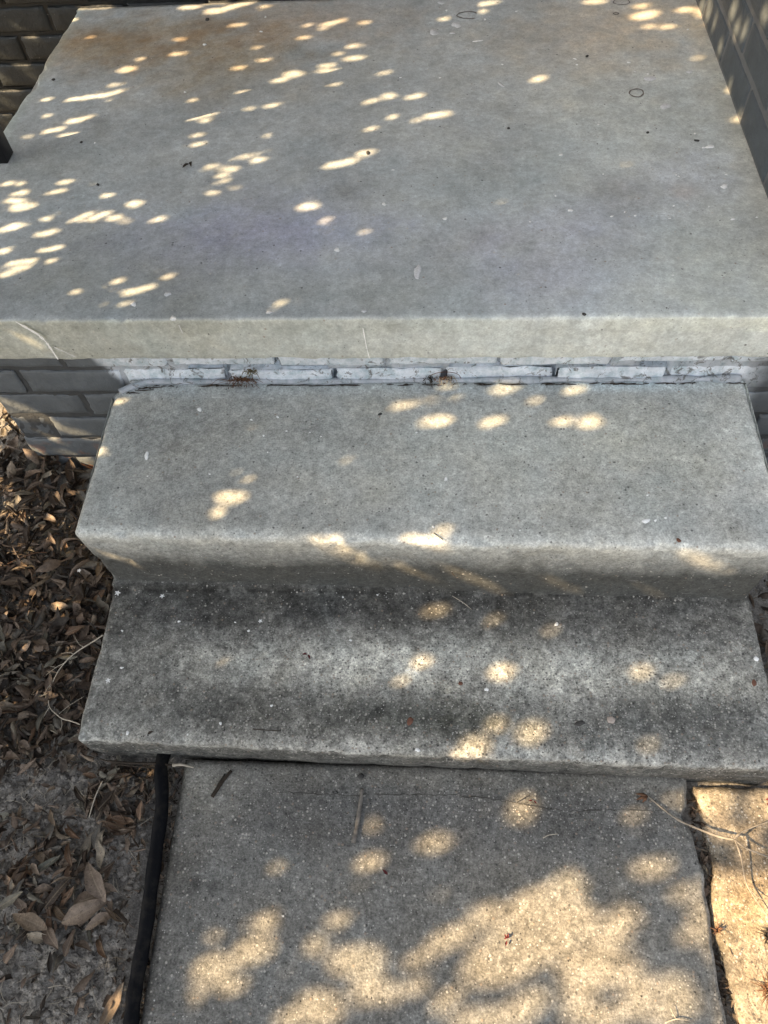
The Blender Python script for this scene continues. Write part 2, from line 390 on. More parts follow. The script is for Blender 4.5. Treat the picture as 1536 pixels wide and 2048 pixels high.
stl += [(330, 1225, 200, 34, (.52, .52, .53), z), (600, 1220, 260, 34, (.54, .54, .55), z), (900, 1225, 260, 32, (.54, .54, .55), z), (1290, 1235, 220, 46, (.50, .50, .51), z),
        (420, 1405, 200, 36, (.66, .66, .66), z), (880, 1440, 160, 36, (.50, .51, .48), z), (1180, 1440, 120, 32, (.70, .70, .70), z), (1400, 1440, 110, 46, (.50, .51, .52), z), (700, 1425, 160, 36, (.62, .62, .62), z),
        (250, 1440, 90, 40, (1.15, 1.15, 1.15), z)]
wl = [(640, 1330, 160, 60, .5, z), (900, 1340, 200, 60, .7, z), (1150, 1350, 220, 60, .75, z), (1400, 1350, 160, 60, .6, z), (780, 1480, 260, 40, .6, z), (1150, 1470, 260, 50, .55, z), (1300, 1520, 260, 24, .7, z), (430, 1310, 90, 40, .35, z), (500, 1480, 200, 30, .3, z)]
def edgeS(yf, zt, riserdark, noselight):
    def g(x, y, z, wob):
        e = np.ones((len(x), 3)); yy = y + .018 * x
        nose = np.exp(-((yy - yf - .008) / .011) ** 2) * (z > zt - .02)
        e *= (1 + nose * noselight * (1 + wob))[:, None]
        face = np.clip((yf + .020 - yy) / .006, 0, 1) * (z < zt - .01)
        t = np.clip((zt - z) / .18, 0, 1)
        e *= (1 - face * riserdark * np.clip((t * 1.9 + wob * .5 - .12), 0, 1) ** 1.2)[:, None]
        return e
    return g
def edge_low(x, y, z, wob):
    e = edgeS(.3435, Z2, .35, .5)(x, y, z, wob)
    cr = np.exp(-((y - .643) / .020) ** 2); e *= (1 - cr * .42 * (1 + wob * .8))[:, None]  # crease band: dirt plus the inner corner's shade painted into the colour
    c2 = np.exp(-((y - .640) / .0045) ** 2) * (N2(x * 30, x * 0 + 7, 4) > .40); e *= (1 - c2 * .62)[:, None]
    face = (y + .018 * x < .352) & (z < Z2 - .01); e[face] *= .55  # front face darkened in its colour to offset the sun bounce
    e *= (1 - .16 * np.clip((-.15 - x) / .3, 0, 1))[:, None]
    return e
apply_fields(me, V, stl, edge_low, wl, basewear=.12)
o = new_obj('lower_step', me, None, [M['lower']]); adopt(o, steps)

profu = resample([(.6445, Z2 - .02), (.6445, Z2 + .02), (.640, .20), (.636, Z1 - .011)], .008) + arc(.647, Z1 - .011, .011, 180, 90, 6)[1:] + resample([(.66, Z1), (.992, Z1)], .008) + [(.992, Z2 - .02)]
me, V = sweep(profu, -.614, .575, .014, .008, mapS(.636))
# chipped, rounded back left corner
z = Z1
stu = [(330, 860, 110, 50, (.76, .76, .76), z), (240, 930, 60, 60, (.84, .84, .84), z), (620, 870, 160, 50, (.86, .86, .86), z), (900, 900, 200, 60, (1.06, 1.06, 1.04), z), (1280, 900, 200, 70, (1.08, 1.08, 1.05), z),
       (600, 1010, 300, 40, (.92, .92, .92), z), (1000, 1000, 260, 50, (1.05, 1.05, 1.04), z), (1380, 930, 60, 90, (.93, .93, .92), z), (1200, 970, 120, 40, (.92, .92, .92), z), (1480, 1050, 40, 60, (.85, .85, .85), z)]
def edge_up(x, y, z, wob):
    e = edgeS(.636, Z1, .80, .36)(x, y, z, wob)  # riser darkens downward, with the corner's shade included in the colour
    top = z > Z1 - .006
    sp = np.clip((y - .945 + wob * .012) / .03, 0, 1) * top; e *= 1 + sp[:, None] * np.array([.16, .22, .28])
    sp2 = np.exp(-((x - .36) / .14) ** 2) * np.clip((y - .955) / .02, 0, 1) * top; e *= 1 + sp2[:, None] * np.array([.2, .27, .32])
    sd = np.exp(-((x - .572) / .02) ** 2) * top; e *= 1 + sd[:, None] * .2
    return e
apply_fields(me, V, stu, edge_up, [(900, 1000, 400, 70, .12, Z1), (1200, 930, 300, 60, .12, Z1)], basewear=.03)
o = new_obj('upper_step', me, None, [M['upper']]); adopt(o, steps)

# ------------------------------------------------------------------ path and pavement
def flat_slab(name, xs, ys, topf, bottom, mat, stains, edge, wears, bw, edgef):
    nx, ny = len(xs), len(ys)
    X, Y = np.meshgrid(xs, ys, indexing='ij'); X, Y = edgef(X.copy(), Y.copy()); Z = topf(X, Y)
    r = np.zeros_like(Z); r[0] = r[-1] = .006; r[:, 0] = r[:, -1] = .006; Z = Z - r
    V = np.stack([X, Y, Z], -1).reshape(-1, 3)
    F = [(i * ny + j, (i + 1) * ny + j, (i + 1) * ny + j + 1, i * ny + j + 1) for i in range(nx - 1) for j in range(ny - 1)]
    ring = [(i, 0) for i in range(nx)] + [(nx - 1, j) for j in range(1, ny)] + [(i, ny - 1) for i in range(nx - 2, -1, -1)] + [(0, j) for j in range(ny - 2, 0, -1)]
    b0 = len(V); low = np.array([[X[i, j], Y[i, j], bottom] for i, j in ring]); V = np.concatenate([V, low])
    n = len(ring)
    for k in range(n):
        a, b = ring[k], ring[(k + 1) % n]
        F.append((b[0] * ny + b[1], a[0] * ny + a[1], b0 + k, b0 + (k + 1) % n))
    me = mesh(V, F); apply_fields(me, V, stains, edge, wears, basewear=bw)
    return new_obj(name, me, None, [mat])
dense = lambda a, b, s: np.linspace(a, b, int((b - a) / s) + 1)
xs = dense(-.447, .443, .008); ys = np.concatenate([[-4, -3, -2, -1, -.5], dense(-.25, .352, .008)])
def pe(X, Y):
    rj = (N1(Y * 26, Y * 0 + 8, 4) - .5) * .012; rl = (N2(Y * 20, Y * 0 + 2, 3) - .5) * .005
    X[0] += rl[0]; X[1] += rl[1] * .6; X[-1] += rj[-1]; X[-2] += rj[-2] * .6
    X[-1] += -.018 * np.exp(-((Y[-1] - .275) / .018) ** 2); X[-2] += -.012 * np.exp(-((Y[-2] - .275) / .018) ** 2)
    return X, Y
stp = [(400, 1580, 70, 60, (1.35, 1.34, 1.28), 0), (650, 1640, 220, 50, (.84, .84, .85), 0), (900, 1640, 260, 60, (.86, .86, .87), 0), (1180, 1650, 160, 70, (.80, .81, .83), 0), (520, 1800, 160, 120, (.92, .92, .92), 0), (330, 1850, 50, 200, (.84, .83, .82), 0), (1000, 1560, 400, 20, (1.15, 1.13, 1.08), 0), (1120, 1850, 260, 160, (1.08, 1.04, .98), 0), (390, 1770, 14, 14, (.5, .5, .5), 0), (425, 1775, 14, 14, (.55, .55, .55), 0)]
def edge_p(x, y, z, wob):
    e = np.ones((len(x), 3)); l = np.exp(-((x + .447) / .012) ** 2); e *= (1 - .45 * l)[:, None]
    r = np.exp(-((x - .443) / .012) ** 2); e *= (1 + .25 * r)[:, None]; return e
path = flat_slab('path', xs, ys, lambda X, Y: (N1(X * 7, Y * 7, 4) - .5) * .004 + (N2(X * 60, Y * 60, 2) - .5) * .0015 - .004 * np.clip(X, 0, 1), -.08, M['path'], stp, edge_p, [(800, 1600, 400, 60, .3, 0), (1300, 1620, 200, 60, .4, 0)], .22, pe)
tag(path, kind='structure')
xs = np.concatenate([dense(.462, .80, .008), [.9, 1.1, 1.5, 2.5]]); ys = np.concatenate([[-4, -2, -1, -.5], dense(-.25, .332, .008)])
def pv(X, Y):
    rj = (N3(Y * 24, Y * 0 + 4, 4) - .5) * .012 + .012 * np.clip((.06 - Y) / .12, 0, 1) + .010 * np.exp(-((Y - .22) / .045) ** 2) - .012 * np.exp(-((Y - .12) / .05) ** 2)
    for i, k in ((0, 1), (1, .75), (2, .5), (3, .25)): X[i] += rj[i] * k
    Y[:, -1] += (N1(X[:, -1] * 30, X[:, -1] * 0, 3) - .5) * .006; return X, Y
def edge_v(x, y, z, wob):
    e = np.ones((len(x), 3)); t = N2(x * 22, y * 22, 4); e *= (1 + (t - .5)[:, None] * np.array([.5, .6, .7])); return e
pave = flat_slab('pavement', xs, ys, lambda X, Y: -.010 + (N1(X * 9, Y * 9, 4) - .5) * .008 + (N2(X * 60, Y * 60, 2) - .5) * .003, -.08, M['pave'], [(1440, 1720, 90, 40, (.72, .70, .68), 0), (1500, 1830, 60, 60, (1.15, 1.08, .95), 0)], edge_v, [], .35, pv)
tag(pave, kind='structure')

# ------------------------------------------------------------------ ground
def gh(x, y):
    cz = np.clip((-1.25 - x) / .05, 0, 1) + np.clip((-.2 - y) / .05, 0, 1) + np.clip((y - 1.0) / .05, 0, 1) + np.clip((x - .9) / .05, 0, 1); cz = 1 - .8 * np.clip(cz, 0, 1)
    z = -.028 + (N1(x * 6 + 3, y * 6, 3) - .5) * .022 * cz + (N2(x * 45, y * 45, 3) - .5) * .022 * cz + (N3(x * 150, y * 150, 2) - .5) * .007 * (cz > .9)
    z = z + .05 * np.exp(-((x + .92) / .12) ** 2 - ((y - 1.0) / .12) ** 2)
    z = z + .022 * np.clip((-.62 - x) / .2, 0, 1) * np.clip((y - .2) / .4, 0, 1)
    under = (x > -.47) & (x < .6) ; z = np.where(under, np.minimum(z, -.035), z)
    z = np.where((x > -.495) & (x <= -.44) & (y < .36), np.minimum(z, -.028), z)
    return z
xs = np.concatenate([[-40, -10, -5, -3.5], dense(-2.6, -1.27, .02), dense(-1.25, -.42, .005), [-.3, 0, .3], dense(.44, .48, .005), dense(.55, .9, .007), [1.1, 1.5, 3, 10, 40]])
ys = np.concatenate([[-40, -10, -5, -3], dense(-2.2, -.22, .02), dense(-.2, 1.02, .005), dense(1.04, 2.1, .02), [3, 10, 40]])
X, Y = np.meshgrid(xs, ys, indexing='ij'); Z = gh(X, Y); ny = len(ys)
V = np.stack([X, Y, Z], -1).reshape(-1, 3)
F = [(i * ny + j, (i + 1) * ny + j, (i + 1) * ny + j + 1, i * ny + j + 1) for i in range(len(xs) - 1) for j in range(ny - 1)]
ground = tag(new_obj('ground', mesh(V, F), None, [M['soil']]), kind='structure')

# ------------------------------------------------------------------ tubes
def tube(points, radii, sides=8, caps=True, squash=1.0):
    P = [Vector(p) for p in points]; V = []; F = []; n = len(P); up = Vector((0, 0, 1))
    if not hasattr(radii, '__len__'): radii = [radii] * n
    for i in range(n):
        t = (P[min(i + 1, n - 1)] - P[max(i - 1, 0)]).normalized()
        a = t.cross(up);
        if a.length < 1e-3: a = Vector((1, 0, 0))
        a.normalize(); b = a.cross(t)
        for k in range(sides):
            q = 2 * math.pi * k / sides
            V.append(P[i] + a * math.cos(q) * radii[i] + b * math.sin(q) * radii[i] * squash)
    for i in range(n - 1):
        for k in range(sides):
            F.append((i * sides + k, i * sides + (k + 1) % sides, (i + 1) * sides + (k + 1) % sides, (i + 1) * sides + k))
    if caps: F.append(tuple(range(sides - 1, -1, -1))); F.append(tuple(range((n - 1) * sides, n * sides)))
    return V, F
def smooth_path(pts, k=6):
    P = [np.array(p, float) for p in pts]; out = []
    for i in range(len(P) - 1):
        p0 = P[max(i - 1, 0)]; p1 = P[i]; p2 = P[i + 1]; p3 = P[min(i + 2, len(P) - 1)]
        for j in range(k):
            t = j / k
            out.append(.5 * ((2 * p1) + (-p0 + p2) * t + (2 * p0 - 5 * p1 + 4 * p2 - p3) * t * t + (-p0 + 3 * p1 - 3 * p2 + p3) * t ** 3))
    out.append(P[-1]); return out
class MB:
    def __init__(s): s.V = []; s.F = []
    def add(s, VF):
        V, F = VF; k = len(s.V); s.V += [tuple(v) for v in V]; s.F += [tuple(i + k for i in f) for f in F]
    def build(s, name, mat, root=None):
        o = new_obj(name, mesh(s.V, s.F), None, [mat])
        if root is not None: adopt(o, root)
        return o

# ------------------------------------------------------------------ brick walls
def brickwall(name, label, cat, org, ud, nd, z_joints, u0, u1, offs, mats, brick=.205, joint=.010, depth=.09, rec=.004, jit=.0012, skip=(), slit=0.0, du_=.02, mj=.0012):
    """org: point at u=0 on the face; ud: along the wall; nd: outward normal."""
    ud = np.array(ud, float); nd = np.array(nd, float); org = np.array(org, float); V = []; F = []
    rr = random.Random(5)
    def pt(u, z, d): return org + ud * u + nd * d + np.array([0, 0, z])
    for c in range(len(z_joints) - 1):
        za, zb = z_joints[c] + joint / 2, z_joints[c + 1] - joint / 2
        u = offs[c % 2]
        while u > u0: u -= brick
        while u < u1:
            a, b = max(u + joint / 2, u0), min(u + brick - joint / 2, u1); u += brick
            if b - a < .02: continue
            if any(abs((a + b) / 2 - s[0]) < s[2] and abs((za + zb) / 2 - s[1]) < .03 for s in skip): continue
            j = lambda k=1: rr.uniform(-jit, jit) * k
            d0 = j(1.5); k0 = len(V); r = .005; nu = 8; nz = 4
            # front grid with rounded rim and slightly wavy face
            us = [a, a + r * .4, a + r] + [a + r + (b - a - 2 * r) * i / nu for i in range(1, nu)] + [b - r, b - r * .4, b]
            zs = [za, za + r * .4, za + r] + [za + r + (zb - za - 2 * r) * i / nz for i in range(1, nz)] + [zb - r, zb - r * .4, zb]
            dd = {0: -.0045, 1: -.0015, 2: 0}
            for iu, uu in enumerate(us):
                for iz, zz in enumerate(zs):
                    e = min(iu, len(us) - 1 - iu, iz, len(zs) - 1 - iz, 2)
                    V.append(pt(uu + j(.5) + (j() if e == 0 else 0), zz + j(.5) + (j() if e == 0 else 0), d0 + dd[e] + j(.35)))
            W = len(zs)
            for iu in range(len(us) - 1):
                for iz in range(W - 1): F.append((k0 + iu * W + iz, k0 + (iu + 1) * W + iz, k0 + (iu + 1) * W + iz + 1, k0 + iu * W + iz + 1))
            c4 = [k0, k0 + (len(us) - 1) * W, k0 + (len(us) - 1) * W + W - 1, k0 + W - 1]; kb = len(V)
            for (uu, zz) in ((a, za), (b, za), (b, zb), (a, zb)): V.append(pt(uu, zz, -depth))
            cb = [kb, kb + 1, kb + 2, kb + 3]
            for i in range(4): F.append((c4[i], cb[i], cb[(i + 1) % 4], c4[(i + 1) % 4]))
    root = tag(empty(name, tuple(org + ud * (u0 + u1) / 2)), label, cat)
    bo = new_obj('bricks', mesh(V, F), None, [mats[0]]); adopt(bo, root)
    # mortar: a solid core with a wavy face
    V = []; F = []; nu = int((u1 - u0) / du_); zs = np.linspace(z_joints[0], z_joints[-1], max(4, int((z_joints[-1] - z_joints[0]) / .014)))
    for i in range(nu + 1):
        for zz in zs: V.append(pt(u0 + .004 + (u1 - u0 - .008) * i / nu, zz, -rec + rr.uniform(-mj, mj) - slit * float(N2(u0 + i * .31 * du_ * 12, zz * 9, 3) > .44) * float(zz > .30 and -.6 < u0 + (u1 - u0) * i / nu < .55)))
    W = len(zs)
    for i in range(nu):
        for k in range(W - 1): F.append((i * W + k, (i + 1) * W + k, (i + 1) * W + k + 1, i * W + k + 1))
    k0 = len(V)
    for (uu, zz) in ((u0 + .004, zs[0]), (u1 - .004, zs[0]), (u1 - .004, zs[-1]), (u0 + .004, zs[-1])): V.append(pt(uu, zz, -depth + .005))
    c4 = [0, nu * W, nu * W + W - 1, W - 1]
    for i in range(4): F.append((c4[i], k0 + i, k0 + (i + 1) % 4, c4[(i + 1) % 4]))
    F.append((k0 + 3, k0 + 2, k0 + 1, k0))
    mo = new_obj('mortar', mesh(V, F), None, [mats[1]]); adopt(mo, root)
    return root
zj = [-.152, -.082, -.012, .058, .127, .197, .267, .337, .407]
brickwall('foundation_wall', 'low painted brick foundation wall under the landing slab, whitish behind the steps', 'brick wall', (0, YWALL, 0), (1, 0, 0), (0, -1, 0),
          zj[:-1] + [.391], -.88, 1.0, (-.80, -.70), (M['foundation'], M['fmortar']), skip=(), rec=.004, jit=.0026, slit=.018, du_=.01)
fw = bpy.data.objects['foundation_wall']
mb = MB(); P = []; Rr = []
for i in range(240):
    x = -.60 + 1.165 * i / 239; yy = YWALL - .003 - .032 * max(0, min(1, (-.535 - x) / .075)) ** 1.6
    P.append((x, yy, Z1 + .0035 + .0025 * float(N1(x * 9, 3, 3)))); Rr.append(.0035 + .009 * float(N2(x * 22, 1, 4)) ** 1.5 * (1 if x > -.5 else .6))
mb.add(tube(P, Rr, 7)); mb.build('mortar_bead', M['fmortar'], fw)
mb = MB()
for i in range(70):
    x = RNG.uniform(-.60, .56); L = RNG.uniform(.006, .04); z = Z1 + .0022; yy = YWALL - .012 - .032 * max(0, min(1, (-.535 - x) / .075)) ** 1.6
    mb.add(tube([(x, yy + RNG.uniform(-.002, .002), z), (x + L / 2, yy + RNG.uniform(-.002, .002), z + .001), (x + L, yy + RNG.uniform(-.002, .002), z)], [.0006, .0012, .0005], 5))
sd = mb.build('seam_dirt', None, None); sd.data.materials.append(M['barkdark']); tag(sd, 'thin line of dark dirt along the joint behind the upper step', 'dirt', kind='stuff')
brickwall('house_wall', 'dark painted brick house wall at the back left of the landing', 'brick wall', (0, YHOUSE + .001, 0), (1, 0, 0), (0, -1, 0),
          [.094 + .0675 * i for i in range(-3, 38)], -2.6, .60, (.05, -.05), (M['house'], M['hmortar']), rec=.007, jit=.002)
brickwall('side_wall', 'grey painted brick wall with pale mortar lines along the right of the landing', 'brick wall', (XSIDE, 0, 0), (0, 1, 0), (-1, 0, 0),
          [.489 + .074 * i for i in range(0, 28)], 1.0, YHOUSE, (.06, -.045), (M['side'], M['smortar']), rec=.0030, jit=.0007, mj=.0002)

# hose
hp = [onz(px, py, .004) for px, py in ((322, 1536), (324, 1607), (314, 1687), (303, 1768), (293, 1848), (279, 1928), (268, 1990), (262, 2048))]
hp = [hp[0] + np.array([0, .03, -.004])] + hp
d = hp[-1] - hp[-2]; d /= np.linalg.norm(d)
hp += [hp[-1] + d * .15, hp[-1] + d * .5 + np.array([-.02, 0, -.002]), hp[-1] + d * 1.2 + np.array([-.10, 0, .002]), hp[-1] + d * 2.2 + np.array([-.05, 0, .002])]
mb = MB(); sp = smooth_path(hp, 8); mb.add(tube(sp, [.0118 + .0006 * math.sin(i * .7) for i in range(len(sp))], 16))
hose = tag(mb.build('garden_hose', M['rubber']), 'black rubber hose lying along the left edge of the path', 'hose')

# railing post
rp = onz(18, 326, ZL); root = tag(empty('railing_post', (rp[0] - .02, rp[1], ZL)), 'black iron railing post at the left edge of the landing', 'railing')
def boxvf(x0, x1, y0, y1, z0, z1, bev=.002):
    bm = bmesh.new(); bmesh.ops.create_cube(bm, size=1)
    for v in bm.verts: v.co = Vector(((x0 + x1) / 2 + v.co.x * (x1 - x0), (y0 + y1) / 2 + v.co.y * (y1 - y0), (z0 + z1) / 2 + v.co.z * (z1 - z0)))
    bmesh.ops.bevel(bm, geom=list(bm.edges), offset=bev, segments=2, affect='EDGES')
    bm.verts.index_update(); V = [tuple(v.co) for v in bm.verts]; F = [tuple(v.index for v in f.verts) for f in bm.faces]; bm.free(); return V, F
x, y = rp[0], rp[1]
mb = MB(); mb.add(boxvf(x - .040, x, y - .004, y + .036, ZL + .0005, 1.35)); mb.build('post', M['iron'], root)
mb = MB(); mb.add(boxvf(x - .045, x + .005, y - .1, YHOUSE - .01, 1.351, 1.375)); mb.build('top_rail', M['iron'], root)

# ------------------------------------------------------------------ decals: flecks of paint, rings, cracks
def blob(px, py, w_, h_, z=None, ax=2, v=None, rot=0, seed=0, th=.0006, n=14, irr=.16):
    v = z if v is None else v
    c = on(px, py, ax, v); ex = on(px + 1, py, ax, v) - c; ey = on(px, py + 1, ax, v) - c
    r = random.Random(seed); ph = [r.uniform(0, 6.28) for _ in range(3)]; V = []; F = []
    nrm = np.zeros(3); nrm[ax] = 1 if ax == 2 else -1
    for ring, (s_, t_) in enumerate(((1.0, .0001), (.9, 1.0))):
        for k in range(n):
            a = 2 * math.pi * k / n; q = 1 + irr * (math.sin(2 * a + ph[0]) + .7 * math.sin(3 * a + ph[1]) + .5 * math.sin(5 * a + ph[2]))
            X_, Y_ = math.cos(a) * w_ / 2 * q * s_, math.sin(a) * h_ / 2 * q * s_
            cr, sr = math.cos(math.radians(rot)), math.sin(math.radians(rot)); X_, Y_ = X_ * cr - Y_ * sr, X_ * sr + Y_ * cr
            q_ = c + ex * X_ + ey * Y_ + nrm * (th * t_)
            if ax == 2: q_[2] += float(N1(q_[0] * 8, q_[1] * 8, 3) - .5) * .003 - .0006 if v > .4 else float(N1(q_[0] * 9, q_[1] * 9, 4) - .5) * .004 - .0004
            V.append(q_)
    for k in range(n): F.append((k, (k + 1) % n, n + (k + 1) % n, n + k))
    F.append(tuple(range(n, 2 * n)));
    return V, F
def ringvf(px, py, w_, h_, z, wid=.003, seed=0, n=40, part=1.0, irr=.04):
    c = onz(px, py, z); ex = onz(px + 1, py, z) - c; ey = onz(px, py + 1, z) - c; r = random.Random(seed); a0 = r.uniform(0, 6); ph = r.uniform(0, 6)
    pts = []; hz = lambda p: np.array([0, 0, float(N1(p[0] * 8, p[1] * 8, 3) - .5) * .003 + .0002])
    for k in range(int(n * part) + 1):
        a = a0 + 2 * math.pi * k / n; q = 1 + irr * math.sin(3 * a + ph) + irr * .6 * math.sin(7 * a)
        pts.append((c + ex * math.cos(a) * w_ / 2 * q + ey * math.sin(a) * h_ / 2 * q, wid * (.5 + .5 * abs(math.sin(a * 2.3 + ph)))))
    V = []; F = []; cc = c
    for p, ww in pts:
        d = (p - cc); d /= np.linalg.norm(d)
        p = p + hz(p); V += [p - d * ww / 2, p + d * ww / 2]
    for k in range(len(pts) - 1): F.append((2 * k, 2 * k + 1, 2 * k + 3, 2 * k + 2))
    return V, F
zl = ZL + .0014; zf = Z1 + .0016; zs_ = Z2 + .0016
class Parts:
    def __init__(s, name, mat, root, lab=None): s.a = (name, mat, root, lab)
    def add(s, VF):
        m_ = MB(); m_.add(VF); o = m_.build(s.a[0], s.a[1], s.a[2])
        if s.a[3]: o['label'] = s.a[3]
white = Parts('paint_drip', M['white'], landing); grey = Parts('paint_spot', M['palegrey'], landing); rings = Parts('ring_stain', M['stainring'], landing); faint = Parts('ring_stain', M['faintring'], landing)
for i, (px, py, w_, h_) in enumerate([(267, 608, 12, 9), (674, 499, 10, 9), (768, 408, 8, 6), (890, 437, 9, 6), (1141, 420, 10, 6), (1449, 372, 16, 9), (1420, 293, 22, 6), (1407, 295, 6, 4), (1466, 438, 9, 5), (1418, 413, 4, 3), (1224, 432, 8, 3), (1250, 423, 4, 3), (1353, 349, 4, 3), (1358, 352, 5, 4), (1453, 348, 5, 3), (1390, 267, 5, 3), (1258, 124, 8, 4), (1296, 148, 5, 3), (1270, 143, 4, 3), (1154, 129, 6, 2), (1150, 117, 8, 2), (1197, 249, 4, 3), (1111, 391, 4, 3), (786, 339, 7, 2), (1122, 309, 10, 3), (1376, 58, 4, 3), (970, 38, 5, 3), (893, 20, 5, 3), (955, 81, 20, 3), (801, 155, 6, 2), (409, 88, 8, 4), (370, 184, 5, 3), (522, 62, 6, 3), (1207, 347, 4, 3), (1271, 430, 6, 3), (1348, 411, 5, 3), (1340, 436, 5, 3), (1514, 434, 6, 3), (880, 155, 6, 2), (1060, 443, 4, 3), (1346, 550, 4, 3), (190, 285, 4, 3), (531, 33, 4, 3), (1005, 128, 5, 2), (1033, 22, 6, 2)]):
    white.add(blob(px, py, w_, h_, zl, seed=i, rot=random.uniform(-12, 12)))
for i, (px, py, w_, h_) in enumerate([(1300, 157, 22, 11), (1379, 143, 13, 5), (868, 64, 18, 11), (335, 588, 14, 9), (835, 543, 14, 30), (1331, 212, 20, 12), (882, 5, 13, 5), (913, 49, 18, 12), (905, 65, 14, 4), (538, 624, 14, 6), (1002, 168, 18, 4), (728, 622, 10, 6)]):
    grey.add(blob(px, py, w_, h_, zl - .0001, seed=60 + i, rot=30 if i == 10 else 0))
for i, (px, py, w_, h_, wid, part, ir) in enumerate([(1273, 186, 28, 16, .0035, 1, .03), (935, 30, 40, 14, .004, .8, .06), (1243, 4, 32, 12, .003, 1, .04), (1232, 27, 10, 4, .003, 1, .03)]):
    (rings if i < 4 else faint).add(ringvf(px, py, w_, h_, zl - .0003, wid, i, 44, part, ir))
# front face drips
def strip(pts, wid, ax, v, off=.0008, n=None):
    P = [on(px, py, ax, v) for px, py in pts]; P = smooth_path(P, 5); V = []; F = []; nrm = np.zeros(3); nrm[ax] = 1 if ax == 2 else -1
    r = random.Random(int(pts[0][0]))
    for i, p in enumerate(P):
        t = P[min(i + 1, len(P) - 1)] - P[max(i - 1, 0)]; t = t / np.linalg.norm(t); s_ = np.cross(t, nrm); ww = (wid[min(i * len(wid) // len(P), len(wid) - 1)] if hasattr(wid, '__len__') else wid) * r.uniform(.55, 1.3)
        V += [p - s_ * ww / 2 + nrm * off, p + s_ * ww / 2 + nrm * off]
    for i in range(len(P) - 1): F.append((2 * i, 2 * i + 1, 2 * i + 3, 2 * i + 2))
    return V, F
fy = .9575
white.add(strip([(32, 641), (52, 652), (78, 667)], [.003, .006, .005], 1, fy + .002, .003)); white.add(strip([(78, 667), (92, 680), (98, 688), (117, 716)], [.005, .003, .0045, .003], 1, fy, .0035))
grey.add(strip([(108, 692), (130, 702), (152, 712)], .0022, 1, fy, .0025)); white.add(strip([(726, 653), (733, 690), (739, 714)], [.0022, .0016, .002], 1, fy, .0035)); grey.add(strip([(358, 648), (366, 665)], .002, 1, fy, .0025))
white.add(blob(346, 638, 12, 8, ax=1, v=fy, seed=91, th=-.0035)); 
white = Parts('paint_drip', M['white'], steps)
for i, (px, py, w_, h_) in enumerate([(399, 819, 10, 8), (503, 840, 5, 4), (555, 834, 6, 4), (527, 871, 4, 4), (573, 862, 4, 3), (293, 911, 9, 16), (892, 957, 7, 6), (642, 873, 4, 3), (891, 960, 5, 4), (1295, 990, 5, 4), (833, 865, 5, 3), (1292, 1042, 16, 10), (1311, 1041, 6, 5), (1331, 1036, 5, 4), (419, 948, 4, 3), (595, 953, 4, 3), (535, 904, 3, 3), (295, 952, 4, 3), (620, 865, 3, 2), (1040, 1060, 4, 3), (866, 1054, 5, 4)]):
    white.add(blob(px, py, w_, h_, zf, seed=i))

def crackstrip(pts, wid, z, seed=0):
    r = random.Random(seed); P = []
    for (a, b) in zip(pts[:-1], pts[1:]):
        k = max(2, int(math.hypot(b[0] - a[0], b[1] - a[1]) / 9))
        for i in range(k): P.append((a[0] + (b[0] - a[0]) * i / k + r.uniform(-2, 2), a[1] + (b[1] - a[1]) * i / k + r.uniform(-1.8, 1.8)))
    P.append(pts[-1]); Q = [onz(px, py, z) for px, py in P]; V = []; F = []
    for i, p in enumerate(Q):
        t = Q[min(i + 1, len(Q) - 1)] - Q[max(i - 1, 0)]; t /= np.linalg.norm(t); s_ = np.array([-t[1], t[0], 0]); ww = wid * r.uniform(.3, 1.5)
        V += [p - s_ * ww / 2, p + s_ * ww / 2]
    for i in range(len(Q) - 1): F.append((2 * i, 2 * i + 1, 2 * i + 3, 2 * i + 2))
    return V, F
mb = MB()
mb.add(crackstrip([(560, 1584), (690, 1590), (780, 1588), (900, 1590), (1010, 1600), (1035, 1606), (1075, 1614), (1130, 1622), (1210, 1620), (1330, 1622)], .0010, .0022, 3))
mb.add(crackstrip([(1035, 1606), (1060, 1590)], .001, .0022, 4))
a = mb.build('crack', M['crack']); adopt(a, path)

